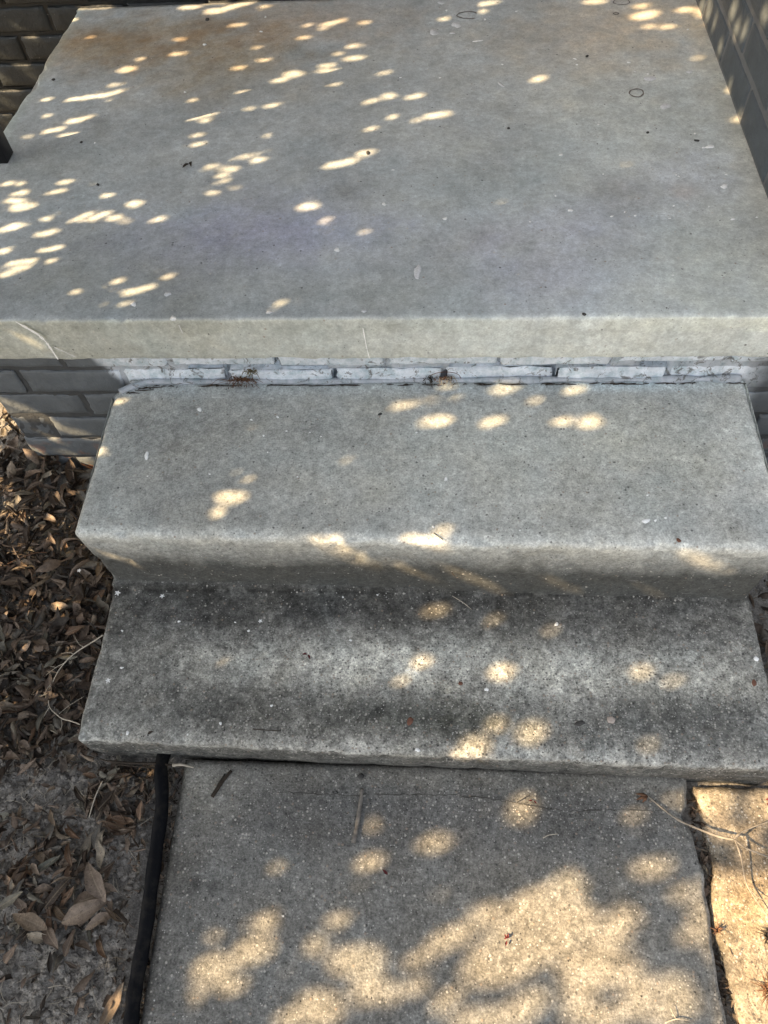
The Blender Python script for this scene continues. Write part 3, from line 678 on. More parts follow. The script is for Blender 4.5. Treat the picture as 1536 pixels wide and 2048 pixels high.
# ------------------------------------------------------------------ dry leaves
def leafgeo(L, Wd, curl, fold, twist, bend, rows=8, colsn=4, stem=True, seed=0, ratio=.45, t0=0.0, t1=1.0):
    r = random.Random(seed); V = []; F = []; pa, pb, pc = (r.uniform(0, 6.28) for _ in range(3)); kr = r.uniform(.02, .10)
    for i in range(rows + 1):
        t = t0 + (t1 - t0) * i / rows; w_ = Wd * (math.sin(math.pi * min(1, t * .97 + .015)) ** .8) * (1.15 - .4 * t) * .5
        if i == rows and t1 > .98: w_ = Wd * .015
        ang = curl * (t - .35); zc = bend * L * math.sin(math.pi * t) + L * .16 * curl * (t - .35) ** 2
        for j in range(colsn + 1):
            s_ = (j / colsn * 2 - 1)
            ws = w_ * (1 + .16 * math.sin(5 * t + pa + s_) + .10 * math.sin(13 * t + pb + 2 * s_))
            x = s_ * ws * math.cos(fold * abs(s_)); z = kr * Wd * s_ * math.sin(9 * t + pc + s_ * 2) + abs(s_) * w_ * math.sin(fold * abs(s_)) + r.uniform(-.012, .012) * Wd
            a = twist * (t - .5); x, z = x * math.cos(a) - z * math.sin(a), x * math.sin(a) + z * math.cos(a)
            x += Wd * ratio * .25 * math.sin(math.pi * t) * (twist * .5)
            V.append((x, t * L - L / 2, z + zc))
    C_ = colsn + 1
    for i in range(rows):
        for j in range(colsn): F.append((i * C_ + j, i * C_ + j + 1, (i + 1) * C_ + j + 1, (i + 1) * C_ + j))
    if stem:
        z0 = V[C_ // 2][2]; k = len(V); tv, tf = tube([(0, -L / 2 - L * .16, z0 + .001), (0, -L / 2 - L * .06, z0), (0, -L / 2 + L * .1, z0)], [.0006, .0006, .0005], 4)
        V += [tuple(v) for v in tv]; F += [tuple(i + k for i in f) for f in tf]
    return V, F
leafmeshes = []
for k in range(14):
    r = random.Random(k + 40); L = 1.0; V, F = leafgeo(L, r.uniform(.34, .50), r.uniform(-1.6, 2.4), r.uniform(.3, 1.3), r.uniform(-1.2, 1.2), r.uniform(-.10, .20), rows=12, colsn=6, stem=(k % 3 == 0), seed=k)
    me = mesh(V, F); me.materials.append(M['leaf']); leafmeshes.append(me)

# the loose litter nobody could count: one object
def litter(areas, name, label):
    V = []; F = []; tone = []; r = random.Random(99)
    protos = [leafgeo(1, r.uniform(.2, .6), r.uniform(-2, 3), r.uniform(.2, 1.6), r.uniform(-1.8, 1.8), r.uniform(-.15, .25), 5, 3, False, k, t0=(0 if k % 2 else r.uniform(.1, .5)), t1=(1 if k % 4 else r.uniform(.6, .85))) for k in range(28)]
    pv_ = [np.array(p[0]) for p in protos]
    for (x0, x1, y0, y1, n, lmin, lmax, zoff, dens) in areas:
        k = 0; tries = 0
        while k < n and tries < n * 6:
            tries += 1
            x = r.uniform(x0, x1); y = r.uniform(y0, y1)
            if dens and r.random() > dens(x, y): continue
            k += 1; q = r.randrange(28); L = lmin + (lmax - lmin) * r.random() ** 1.75
            R_ = Matrix.Rotation(r.uniform(0, 6.28), 3, 'Z') @ Matrix.Rotation(r.gauss(0, .38), 3, 'X') @ Matrix.Rotation(r.gauss(0, .42), 3, 'Y')
            if r.random() < .5: R_ = R_ @ Matrix.Rotation(math.pi, 3, 'X')
            A = pv_[q] @ (np.array(R_).T * L); z0 = float(gh(np.array([x]), np.array([y]))[0])
            lowz = A[:, 2].min(); A = A + np.array([x, y, z0 - lowz * .6 + zoff * r.random()])
            b = len(V); V += A.tolist(); F += [tuple(i + b for i in f) for f in protos[q][1]]
            tone += [r.choice((.03, .08, .12, .18, .24, .30, .36, .42, .48, .52, .56, .72, .74, .82, .86, .96)) + r.uniform(-.02, .02)] * len(A)
    me = mesh(V, F); at = me.attributes.new('tone', 'FLOAT', 'POINT'); at.data.foreach_set('value', np.array(tone, np.float32))
    o = new_obj(name, me, None, [M['litter']]); return tag(o, label, 'leaf litter', kind='stuff')
def dens_l(x, y):
    if x > -.615 and y > .345: return 0
    d = 1.0 if y > .36 else max(.05, .05 + .95 * (y - .30) / .06)
    if y < .33:
        d = .10 + .9 * math.exp(-((x + .69) / .10) ** 2 - ((y - .17) / .07) ** 2) + .5 * math.exp(-((x + .53) / .05) ** 2 - ((y - .27) / .06) ** 2)
    return min(1, d)
litter([(-1.25, -.612, .33, .985, 6000, .008, .062, .028, dens_l), (-2.4, -1.25, .2, 1.6, 1500, .02, .065, .02, None), (-2.2, -.6, -1.4, -.1, 900, .01, .05, .01, None), (-1.0, -.50, -.1, .34, 900, .006, .045, .012, dens_l), (-1.3, -.60, -.1, .34, 900, .003, .012, .004, None),
        (-1.4, -.92, .97, 2.04, 900, .02, .06, .03, None), (-.613, -.46, .28, .342, 200, .006, .03, .02, None)],
       'leaf_litter', 'dense brown litter of broken dry leaves filling the bed left of the steps')
litter([(.582, .95, .34, .972, 900, .012, .055, .02, None), (.447, .470, -.12, .33, 300, .006, .028, .014, None)], 'leaf_litter', 'shaded dark dry leaf litter on the ground right of the steps')
litter([(-.475, -.447, -.12, .34, 420, .005, .022, .012, None), (-.512, -.49, -.1, .34, 110, .006, .02, .012, None)], 'leaf_litter', 'crumbled leaf bits wedged in the gap between hose and path')

# fine soil crumbs and rootlets
def crumbs():
    r = random.Random(4); V = []; F = []
    bm = bmesh.new(); bmesh.ops.create_icosphere(bm, subdivisions=1, radius=1); bv = np.array([v.co[:] for v in bm.verts]); bf = [tuple(v.index for v in f.verts) for f in bm.faces]; bm.free()
    for k in range(5200):
        x = r.uniform(-1.0, -.50); y = r.uniform(-.12, .37); s_ = .0014 + .0070 * r.random() ** 3.5
        A = bv * (1 + RNG.uniform(-.25, .25, (len(bv), 1))) * s_ * np.array([1, r.uniform(.6, 1.2), r.uniform(.5, .9)])
        A = A + np.array([x, y, float(gh(np.array([x]), np.array([y]))[0]) + s_ * .3]); b = len(V); V += A.tolist(); F += [tuple(i + b for i in f) for f in bf]
    o = new_obj('soil_crumbs', mesh(V, F, False), None, [M['soil']]); return tag(o, 'grey crumbly soil clods scattered in the bed beside the hose', 'soil', kind='stuff')
crumbs()
def rootlets():
    r = random.Random(14); mb = MB()
    for k in range(480):
        x = r.uniform(-1.0, -.50); y = r.uniform(-.12, .6) if k % 3 else r.uniform(.28, .37)
        if x > -.62 and y > .34: continue
        a = r.uniform(0, 6.28); L = r.uniform(.008, .045); z = float(gh(np.array([x]), np.array([y]))[0]) + r.uniform(.002, .01)
        P = [(x, y, z)]
        for s_ in range(3): a += r.uniform(-.5, .5); P.append((P[-1][0] + math.cos(a) * L / 3, P[-1][1] + math.sin(a) * L / 3, z + r.uniform(-.002, .006)))
        mb.add(tube(P, [.0006, .0005, .0004, .0003], 3, False))
    o = mb.build('rootlets', M['straw']); return tag(o, 'thin pale roots and straw scattered over the bare soil', 'straw', kind='stuff')
rootlets()

# individual larger leaves
placed = []
def put_leaf(px, py, L, ang, label, group=None, tilt=(0, 0), zoff=.010, mi=None, surf=None, cat='leaf'):
    base = surf if surf is not None else None
    if base is None:
        p = onz(px, py, -.01); z0 = float(gh(np.array([p[0]]), np.array([p[1]]))[0]); p = onz(px, py, z0 + zoff); zz = z0 + zoff
    else: p = onz(px, py, base); zz = base + zoff
    o = bpy.data.objects.new('dry_leaf', leafmeshes[(len(placed) if mi is None else mi) % 14]); COL.objects.link(o)
    o.location = (p[0], p[1], zz); o.scale = (L, L, L); o.rotation_euler = (tilt[0], tilt[1], math.radians(ang))
    t_ = None
    for w_, v_ in (('cream', .98), ('pale grey', .8), ('pale brown', .52), ('pale', .84), ('greyish green', .92), ('dull', .9), ('olive', .9), ('orange', .63), ('russet', .6), ('reddish', .58), ('rusty', .62), ('red brown', .6), ('tan brown', .50), ('tan', .84), ('dark', .16), ('grey', .75), ('light brown', .52), ('broad brown', .44), ('rounded brown', .40), ('brown', .36)):
        if w_ in label: t_ = v_; break
    if group: t_ = random.choice((.1, .2, .3, .36, .36, .45, .5, .55, .63, .74, .74, .84, .9, .97))
    o['tone'] = float(t_ if t_ is not None else .4)
    tag(o, label, cat, group or 'dry fallen leaves'); placed.append(o); return o
big = [  # px, py, length m, angle deg (0 = tip pointing up the picture), label
 (195, 1765, .075, 35, 'broad brown leaf curled at the top of the cluster beside the hose'),
 (185, 1795, .075, -70, 'rounded brown leaf lying in the middle of the cluster beside the hose'),
 (172, 1822, .085, -62, 'large pale brown leaf lying across the front of the cluster beside the hose'),
 (205, 1840, .060, -55, 'tan brown leaf tucked below the largest leaf of the cluster'),
 (228, 1828, .045, 60, 'small pointed tan leaf nearest the hose in the cluster'),
 (199, 1708, .052, 20, 'pale cream leaf standing upright above the cluster beside the hose'),
 (173, 1692, .052, -20, 'olive brown leaf left of the pale cream leaf'),
 (97, 1728, .050, -50, 'greyish green oval leaf with a light rim'),
 (140, 1708, .046, 25, 'orange brown leaf touching a sunlit flake'),
 (115, 1785, .060, -35, 'dark grey leaf folded beside the cluster'),
 (38, 1755, .070, -15, 'long reddish brown leaf at the left edge of the soil patch'),
 (20, 1800, .055, -60, 'dull green leaf at the left edge beside the cluster'),
 (128, 1825, .050, 60, 'leaf folded over with a pale underside facing up'),
 (142, 1885, .045, -15, 'narrow brown leaf hanging below the cluster'),
 (60, 1845, .065, 75, 'pale twisted leaf below the dark grey folded leaf'),
 (75, 1875, .050, 80, 'thin cream leaf at the bottom left of the cluster'),
 (205, 1678, .035, 5, 'small grey green leaf above the pale cream leaf'),
 (282, 1620, .036, 5, 'orange brown leaf propped against the hose'),
 (235, 1652, .075, 80, 'long narrow grey leaf lying towards the hose below the reddish heap'),
 (245, 1640, .050, -100, 'rusty brown leaf on top of the long narrow grey leaf'),
 (213, 1600, .045, -30, 'dark brown curled leaf in the heap near the top of the hose'),
 (240, 1605, .038, 40, 'pinkish brown crumpled leaf in the heap near the top of the hose'),
 (160, 1588, .045, 45, 'dark curled leaf alone on the soil under the lower step'),
 (284, 1573, .022, 0, 'small round orange leaf beside the upper end of the hose'),
 (42, 1625, .030, 10, 'small tan leaf on bare soil at the left edge'),
 (225, 2010, .070, -20, 'large pale curled leaf against the hose at the bottom of the photo'),
 (155, 2012, .026, 0, 'small red brown leaf on bare soil at the bottom'),
 (108, 1635, .035, 30, 'narrow grey leaf on bare soil right of the small tan leaf'),
 (25, 1170, .075, -85, 'big flat brown leaf at the left edge beside the upper step'),
 (200, 1160, .055, -70, 'square brown leaf touching the side of the lower step'),
 (198, 1208, .024, -80, 'small tan leaf beside the lower step under the square brown leaf'),
 (92, 1262, .042, 15, 'light brown oval leaf in the middle of the litter bed'),
 (112, 1282, .034, -80, 'pale grey leaf near the long white stem'),
 (150, 1282, .050, -25, 'wide brown leaf under the upper end of the long white stem'),
 (20, 1292, .060, -55, 'dull olive leaf at the left edge level with the lower step'),
 (28, 1345, .065, 20, 'long dark curved leaf left of the long white stem'),
 (180, 1350, .040, 0, 'russet leaf leaning against the lower step side'),
 (40, 1405, .050, -60, 'brown leaf lying above the reddish leaf pair at the left edge'),
 (18, 1425, .050, -75, 'orange brown leaf at the left edge, uppermost of the reddish pair'),
 (18, 1442, .048, -85, 'red brown leaf at the left edge, lower one of the reddish pair'),
 (50, 1020, .030, -70, 'tan round leaf lit near the foundation wall'),
 (52, 1035, .040, 20, 'orange brown leaf just below the tan round leaf'),
 (120, 1000, .070, 50, 'long dark brown leaf slanting below the brick corner'),
 (150, 990, .045, -80, 'pointed brown leaf next to the upper step side under the bricks'),
 (20, 905, .040, 20, 'sunlit cream leaf beside the brick corner'),
 (65, 912, .030, 70, 'small sunlit brown leaf touching the brick corner'),
 (70, 1405, .030, 30, 'small curled leaf between the two white stems'),
 (60, 1500, .040, 30, 'grey leaf on the litter left of the lower step front'),
 (30, 960, .050, -40, 'dark leaf leaning in the heap below the brick corner'),
]
mt = {}
for i, (px, py, L, a, lb) in enumerate(big):
    put_leaf(px, py, L * .95, a, lb, tilt=(random.uniform(-.25, .25), random.uniform(-.3, .3)), zoff=.014 + .004 * (i % 3))
rr = random.Random(77); cnt = 0
while cnt < 150:
    px = rr.uniform(0, 210); py = rr.uniform(890, 1520); p = onz(px, py, 0)
    if p[0] > -.635 or p[1] > .95 or p[1] < .34: continue
    put_leaf(px, py, rr.uniform(.024, .052), rr.uniform(0, 360), 'small brown dry leaf lying in the litter bed left of the steps', 'small dry leaves in the litter bed', (rr.gauss(0, .4), rr.gauss(0, .4)), rr.uniform(.012, .03)); cnt += 1
cnt = 0
while cnt < 85:
    px = rr.gauss(125, 62); py = rr.gauss(1785, 70) if cnt % 3 else rr.gauss(1620, 40)
    if cnt % 3 == 0: px = rr.gauss(230, 40)
    p = onz(px, py, 0)
    if p[0] > -.52 or p[1] > .33 or px < 0: continue
    put_leaf(px, py, rr.uniform(.020, .055), rr.uniform(0, 360), 'small crumpled dry leaf on the bare soil left of the hose', 'small dry leaves on the soil', (rr.gauss(0, .35), rr.gauss(0, .35)), rr.uniform(.006, .016)); cnt += 1

# ------------------------------------------------------------------ sticks, stems, weeds
def zpath(pts, zbase, z):           # px points with heights above a surface
    return [onz(px, py, zbase + h) for (px, py), h in zip(pts, z)]
mb = MB()
def seg(pts, r0, r1, zb=-.008, k=6):
    P = smooth_path([onz(a, b, zb + h) for a, b, h in pts], k); n = len(P); mb.add(tube(P, [(r0 + (r1 - r0) * i / (n - 1)) * (1 + .12 * math.sin(i * 1.9) + (.45 if i % 9 == 4 else 0)) for i in range(n)], 6))
root = tag(empty('dry_branch', tuple(onz(1468, 1676, 0))), 'bleached forked dry branch lying across the right hand pavement', 'branch')
seg([(1296, 1592, .010), (1312, 1606, .012), (1350, 1636, .016), (1390, 1655, .020), (1438, 1673, .024), (1468, 1679, .026)], .0013, .0022); mb.build('stem', M['branch'], root)
mb = MB(); seg([(1468, 1678, .026), (1482, 1665, .028), (1508, 1653, .030), (1536, 1644, .032), (1580, 1630, .035)], .0018, .0008); mb.build('side_shoot', M['branch'], root)
mb = MB(); seg([(1468, 1679, .026), (1492, 1696, .024), (1536, 1714, .022), (1590, 1735, .015)], .0017, .0009); mb.build('side_shoot', M['branch'], root)
mb = MB(); seg([(1470, 1680, .026), (1482, 1715, .020), (1492, 1765, .014), (1512, 1800, .010), (1540, 1838, .008)], .0013, .0006); seg([(1500, 1780, .012), (1520, 1797, .012), (1540, 1798, .012)], .0008, .0005); mb.build('side_shoot', M['branch'], root)
mb = MB()
for a, L, z in ((200, .02, .01), (230, .014, .012), (170, .018, .008)):
    p = onz(1294, 1592, .004); q = p + np.array([math.cos(math.radians(a)) * L, math.sin(math.radians(a)) * L, 0]); mb.add(tube([p, (p + q) / 2 + np.array([0, 0, .003]), q], [.0022, .003, .0006], 6, True, .5))
mb.build('bud', M['rust'], root)

def stick(name, pts, r0, r1, zb, mat, label, cat='twig', sides=7, k=4, extra=(), squash=1):
    global mb
    mb = MB(); P = smooth_path([onz(a, b, zb + h) for a, b, h in pts], k); n = len(P)
    rng = random.Random(len(label)); mb.add(tube(P, [(r0 + (r1 - r0) * i / (n - 1)) * rng.uniform(.85, 1.15) for i in range(n)], sides, True, squash))
    for e in extra:
        P = smooth_path([onz(a, b, zb + h) for a, b, h in e[0]], k); n = len(P); mb.add(tube(P, [(e[1] + (e[2] - e[1]) * i / (n - 1)) for i in range(n)], 5))
    return tag(mb.build(name, mat), label, cat)
stick('twig', [(725, 1577, .004), (721, 1605, .004), (715, 1645, .004), (707, 1686, .004)], .0030, .0040, 0, M['barkgrey'], 'straight grey twig lying on the path below the lower step')
stick('twig', [(463, 1541, .004), (447, 1560, .004), (435, 1577, .004), (424, 1594, .004)], .0030, .0036, 0, M['barkdark'], 'split dark stick slanting on the path near the hose', squash=.6)
stick('twig', [(450, 1548, .003), (438, 1566, .003), (431, 1580, .003)], .0014, .0018, 0, M['crack'], 'thin black splinter beside the split dark stick')
stick('fallen_root', [(206, 1270, .085), (190, 1281, .075), (170, 1293, .062), (148, 1308, .05), (130, 1325, .04), (115, 1345, .03), (105, 1365, .02), (92, 1388, .012), (78, 1390, .010)], .0014, .0010, -.01, M['straw'],
      'long pale branching root reaching down from the side of the lower step', 'root', extra=[([(148, 1308, .05), (138, 1305, .045), (122, 1307, .04)], .0007, .0004), ([(130, 1325, .04), (112, 1335, .035), (92, 1350, .03)], .0008, .0004), ([(112, 1335, .035), (100, 1332, .03)], .0005, .0003), ([(105, 1365, .02), (96, 1375, .018), (84, 1392, .016), (62, 1388, .014)], .0008, .0004), ([(92, 1388, .012), (90, 1405, .012)], .0006, .0004), ([(168, 1294, .062), (158, 1288, .055), (147, 1270, .05)], .0007, .0004)])
stick('fallen_root', [(160, 1449, .06), (145, 1443, .05), (124, 1437, .04), (110, 1426, .03), (99, 1414, .025), (97, 1400, .02)], .0012, .0010, -.01, M['straw'],
      'short pale root ending at the front left corner of the lower step', 'root', extra=[([(122, 1437, .04), (124, 1450, .035), (120, 1462, .03)], .0006, .0003), ([(99, 1414, .025), (92, 1425, .02), (84, 1440, .018)], .0007, .0004), ([(118, 1428, .03), (140, 1410, .03), (168, 1393, .035)], .0006, .0004)])
stick('twig', [(0, 985, .03), (20, 993, .028), (45, 1006, .025), (66, 1021, .02)], .0012, .0009, 0, M['straw'], 'thin pale twig in the litter below the brick corner')
stick('twig', [(15, 1128, .03), (40, 1116, .03), (70, 1106, .03), (94, 1105, .03)], .0012, .0009, 0, M['rust'], 'thin brown twig in the litter left of the upper step nose')
stick('twig', [(0, 2048 - 348, .012), (18, 1690, .012), (45, 1672, .01)], .0008, .0006, 0, M['barkgrey'], 'thin grey twig at the left edge of the bare soil')
stick('twig', [(205, 1562, .02), (190, 1595, .018), (178, 1635, .012)], .0012, .0008, 0, M['straw'], 'straight straw stalk standing above the reddish leaf heap')
stick('twig', [(1086, 1676, .002), (1098, 1670, .003), (1116, 1668, .002)], .0010, .0006, 0, M['straw'], 'tiny pale straw in the middle of the path')
stick('twig', [(900, 1137, 0), (905, 1147, 0), (910, 1152, 0)], .0006, .0006, .19, M['barkdark'], 'tiny black hair like sprig on the riser of the upper step')
stick('twig', [(905, 1192, .003), (918, 1200, .008), (930, 1208, .006), (943, 1219, .002)], .0008, .0005, Z2, M['straw'], 'fine curved straw on the lower step under the riser')
stick('twig', [(868, 1066, .002), (876, 1072, .004), (886, 1079, .002)], .0008, .0006, Z1, M['barkdark'], 'short dark sprig on the nose of the upper step')
stick('twig', [(505, 1458, .001), (530, 1460, .002), (562, 1462, .001)], .0009, .0006, Z2, M['barkdark'], 'thin dark sprig on the front left of the lower step')
stick('straw', [(1330, 2046, .003), (1352, 2038, .006), (1378, 2041, .004)], .0012, .0008, 0, M['straw'], 'curved pale straw on the path at the bottom edge', 'straw', extra=[([(1352, 2038, .004), (1345, 2026, .008), (1340, 2016, .01)], .0007, .0004)])
stick('straw', [(345, 1531, .012), (362, 1529, .014), (388, 1535, .010)], .0035, .0012, 0, M['straw'], 'sunlit pale splinter where hose, path and lower step meet', 'splinter', squash=.5)
stick('twig', [(215, 1522, .022), (260, 1526, .020), (310, 1527, .020), (365, 1533, .015)], .0022, .0018, -.01, M['barkdark'], 'dark stick tucked under the front of the lower step', extra=[([(200, 1518, .018), (250, 1530, .012), (330, 1537, .01)], .0014, .0010), ([(225, 1530, .012), (280, 1533, .01), (350, 1545, .008)], .0010, .0008)])
# leafy bits wedged beside the hose
# weeds growing from the joint
def weed(name, px, py, label, mats, n, spread, seed, hgt=.02):
    r = random.Random(seed); p = on(px, py, 1, YWALL - .003); root = tag(empty(name, tuple(p)), label, 'weed')
    for part, mt_, cnt_ in (('stems', mats[0], n), ('dried_leaves', mats[1], n)):
        m_ = MB()
        for k in range(cnt_):
            a = r.uniform(-.2, 3.35); L = r.uniform(.3, 1) * spread; dx = math.cos(a) * L; dz = math.sin(a) * L * .5
            st = p + np.array([r.gauss(0, spread * .25), -.001, r.uniform(-.002, .004)])
            P = [st, st + np.array([dx * .5, -.006 * r.random() - .002, dz * .6 + .004]), st + np.array([dx, -.004 - .018 * r.random(), dz * r.uniform(.2, 1) - .001])]
            P[2][2] = max(P[2][2], Z1 + .0015 + .002 * r.random())
            P = smooth_path(P, 4)
            if part == 'stems': m_.add(tube(P, [.0008 - .0005 * i / len(P) for i in range(len(P))], 4, False))
            else:
                for q in range(3):
                    c = P[r.randrange(2, len(P))]; V, F = leafgeo(1, .35, 1, .6, .8, .1, 3, 2, False, k); s_ = r.uniform(.003, .008)
                    R_ = np.array(Matrix.Rotation(r.uniform(0, 6.3), 3, 'Z') @ Matrix.Rotation(r.uniform(-1, 1), 3, 'X')); m_.add((np.array(V) @ R_.T * s_ + c, F))
        m_.build(part, mt_, root)
    return root
weed('dead_weed', 490, 760, 'rust brown dead weed sprawling over the back of the upper step', (M['rust'], M['rust']), 34, .036, 3)
weed('dead_weed', 503, 742, 'olive dried sprig rooted between the whitish bricks above the rust brown weed', (M['olive'], M['olive']), 16, .016, 5)
tanweed = weed('dead_weed', 893, 757, 'tan dried weed tuft in the joint behind the middle of the upper step', (M['straw'], M['rust']), 20, .022, 8)
weed('dead_weed', 856, 757, 'dark dried sprig left of the tan weed tuft', (M['barkdark'], M['crack']), 9, .016, 9)
# arching dry stem at the tuft
P = smooth_path([on(858, 752, 1, YWALL - .008), on(874, 746, 1, YWALL - .015), on(895, 744, 1, YWALL - .017), on(915, 748, 1, YWALL - .012), on(922, 757, 1, YWALL - .006)], 5)
mb = MB(); mb.add(tube(P, .0006, 5)); mb.build('arching_stem', M['rust'], tanweed)
# red dried weed on the pavement
def tuft(px, py, z, label, mat, n, L, seed, cat='weed', name='dead_weed'):
    r = random.Random(seed); m_ = MB(); p = onz(px, py, z)
    for k in range(n):
        a = r.uniform(0, 6.28); l = L * r.uniform(.4, 1); q = p + np.array([math.cos(a) * l, math.sin(a) * l, r.uniform(.001, .012)])
        m_.add(tube([p + np.array([r.gauss(0, L * .12), r.gauss(0, L * .12), 0]), (p + q) / 2 + np.array([0, 0, .006]), q], [.0009, .0008, .0003], 4, False))
    return tag(m_.build(name, mat), label, cat)
tuft(1535, 1980, -.008, 'rusty spiky dead weed on the pavement at the bottom right edge', M['rust'], 40, .032, 3)
tuft(1532, 1872, -.008, 'dark brown withered tuft on the pavement at the right edge', M['barkdark'], 26, .018, 6)
tuft(1432, 1862, -.008, 'small dark and reddish tuft in the joint between path and pavement', M['rust'], 16, .014, 7)
def small(name, px, py, z, s, mat, label, cat, seed, flat=.55):
    bm = bmesh.new(); bmesh.ops.create_icosphere(bm, subdivisions=2, radius=1); r = random.Random(seed)
    p = onz(px, py, z); sx, sy = s[0] * r.uniform(.9, 1.1), s[1] * r.uniform(.9, 1.1); a = r.uniform(0, 3)
    for v in bm.verts:
        n_ = 1 + .16 * math.sin(v.co.x * 4 + seed) * math.cos(v.co.y * 5 + seed * 2) + r.uniform(-.06, .06)
        c = v.co * n_; x, y = c.x * sx, c.y * sy; v.co = Vector((x * math.cos(a) - y * math.sin(a), x * math.sin(a) + y * math.cos(a), c.z * min(s) * flat + min(s) * flat * .6))
    me = bpy.data.meshes.new('m'); bm.to_mesh(me); bm.free(); me.polygons.foreach_set('use_smooth', [True] * len(me.polygons))
    o = new_obj(name, me, None, [mat]); o.location = tuple(p); return tag(o, label, cat)
def petal(px, py, z, L, label, n=1, seed=0, mat=None, name='red_petal', cat='petal'):
    r = random.Random(seed); m_ = MB(); p = onz(px, py, z)
    for k in range(n):
        V, F = leafgeo(1, .6, 1.5, .8, .5, .1, 5, 3, False, k + seed); R_ = np.array(Matrix.Rotation(r.uniform(0, 6.3), 3, 'Z') @ Matrix.Rotation(r.uniform(-.4, .4), 3, 'X'))
        m_.add((np.array(V) @ R_.T * L + p + np.array([r.gauss(0, L * .4) * (n > 1), r.gauss(0, L * .4) * (n > 1), L * .12]), F))
    return tag(m_.build(name, mat or M['petal']), label, cat)
petal(770, 1744, .002, .012, 'dark red petal on the shaded path', 1, 1)
petal(1014, 1872, .002, .008, 'bright red shredded petals on the sunlit part of the path', 4, 2)
petal(1064, 1605, .002, .007, 'dark red flake beside the crack in the path', 2, 3)
petal(612, 1311, Z2 + .002, .010, 'dark maroon petal pair on the lower step', 2, 4)
petal(1532, 1600, -.008, .010, 'red flake on the pavement at the right edge below the lower step', 2, 5)
petal(302, 1466, Z2 + .002, .012, 'curled tan flake near the front left of the lower step', 1, 6, M['leaf'], 'leaf_flake', 'leaf')
petal(375, 333, ZL + .001, .016, 'dark curled leaf fragment on the left part of the landing', 2, 7, M['barkdark'], 'leaf_fragment', 'leaf')
small('pebble', 1222, 1440, Z2, (.0075, .0065), M['stone'], 'pale pinkish round pebble on the lower step', 'pebble', 1, .35)
small('pebble', 1159, 1447, Z2, (.0085, .0040), M['dstone'], 'black oblong chip on the lower step left of the pale pebble', 'pebble', 2, .4)
small('pebble', 820, 1443, Z2, (.0080, .0050), M['redstone'], 'reddish flat pebble near the front of the lower step', 'pebble', 3, .3)
small('pebble', 921, 1367, Z2, (.0040, .0045), M['redstone'], 'dark red pebble in the middle of the lower step', 'pebble', 4, .3)
small('pebble', 1512, 1318, Z2, (.0045, .004), M['white'], 'white pebble at the right end of the lower step', 'pebble', 5, .4)
small('pebble', 1508, 1366, Z2, (.0060, .0040), M['redstone'], 'rust brown pebble at the right end of the lower step', 'pebble', 6, .35)
small('pebble', 1357, 1081, Z1, (.0045, .0035), M['redstone'], 'brown seed on the nose of the upper step at the right', 'seed', 7, .5)
small('seed', 722, 1553, 0, (.006, .005), M['dstone'], 'black seed on the path above the straight grey twig', 'seed', 8, .5)
small('seed', 760, 829, Z1, (.0045, .003), M['dstone'], 'black crumb on the back of the upper step', 'seed', 9, .5)
small('seed', 736, 307, ZL, (.006, .004), M['dstone'], 'black seed inside a sunlit spot on the landing', 'seed', 10, .5)
small('seed', 107, 160, ZL, (.004, .004), M['dstone'], 'black speck near the back left of the landing', 'seed', 11, .5)
small('seed', 415, 40, ZL, (.007, .005), M['dstone'], 'dark crumb beside the brown stain at the back of the landing', 'seed', 12, .5)
small('seed', 1168, 629, ZL, (.004, .003), M['dstone'], 'black crumb on the front edge of the landing', 'seed', 13, .5)
small('seed', 163, 285, ZL, (.004, .003), M['dstone'], 'black speck on the left part of the landing', 'seed', 14, .5)
small('seed', 196, 370, ZL, (.004, .003), M['dstone'], 'black speck left of the middle of the landing', 'seed', 15, .5)
small('seed', 1295, 266, ZL, (.004, .003), M['dstone'], 'black crumb on the landing below the dark ring', 'seed', 16, .5)
small('seed', 1393, 282, ZL, (.0055, .003), M['dstone'], 'black crumb beside the long white paint fleck', 'seed', 17, .5)
small('seed', 1174, 113, ZL, (.005, .003), M['dstone'], 'black crumb near the back right of the landing', 'seed', 18, .5)
small('seed', 1017, 257, ZL, (.003, .003), M['dstone'], 'tiny black speck in the middle of the landing', 'seed', 19, .5)
def flower(px, py, z, label, s=.006, seed=0):
    m_ = MB(); p = onz(px, py, z) + np.array([0, 0, .0015]); a0 = seed
    for k in range(5):
        a = a0 + k * 2 * math.pi / 5; V, F = leafgeo(1, .55, .6, .3, 0, .12, 3, 2, False, k); R_ = np.array(Matrix.Rotation(a, 3, 'Z')); V = np.array(V) + np.array([0, .5, 0]); m_.add((V @ R_.T * s + p, F))
    return tag(m_.build('white_blossom', M['white']), label, 'blossom', 'fallen white blossoms')
flower(236, 1187, Z2, 'white star shaped blossom at the back left corner of the lower step', .0065, 1)
flower(325, 1193, Z2, 'white pointed blossom near the left of the lower step under the riser', .0055, 2)
flower(521, 1243, Z2, 'small white blossom on the left half of the lower step', .0045, 3)
flower(217, 1362, Z2, 'white blossom near the left edge of the lower step', .0055, 4)
flower(159, 1142, .02, 'white blossom in the litter left of the upper step', .005, 5)
for i, (px, py, w_, h_) in enumerate([(358, 1243, 7, 4), (497, 1261, 5, 5), (244, 1261, 5, 4), (302, 1149, 6, 4), (344, 1166, 7, 4), (441, 1447, 5, 7), (543, 1411, 6, 5), (255, 1466, 7, 8), (973, 1379, 8, 8), (470, 1244, 4, 3), (375, 1469, 4, 4), (686, 1194, 4, 4), (755, 1189, 5, 3), (1113, 1248, 8, 7), (701, 1280, 5, 5), (243, 1335, 8, 4), (835, 1500, 10, 8)]):
    white.add(blob(px, py, w_, h_, zs_ + .0006, seed=300 + i))

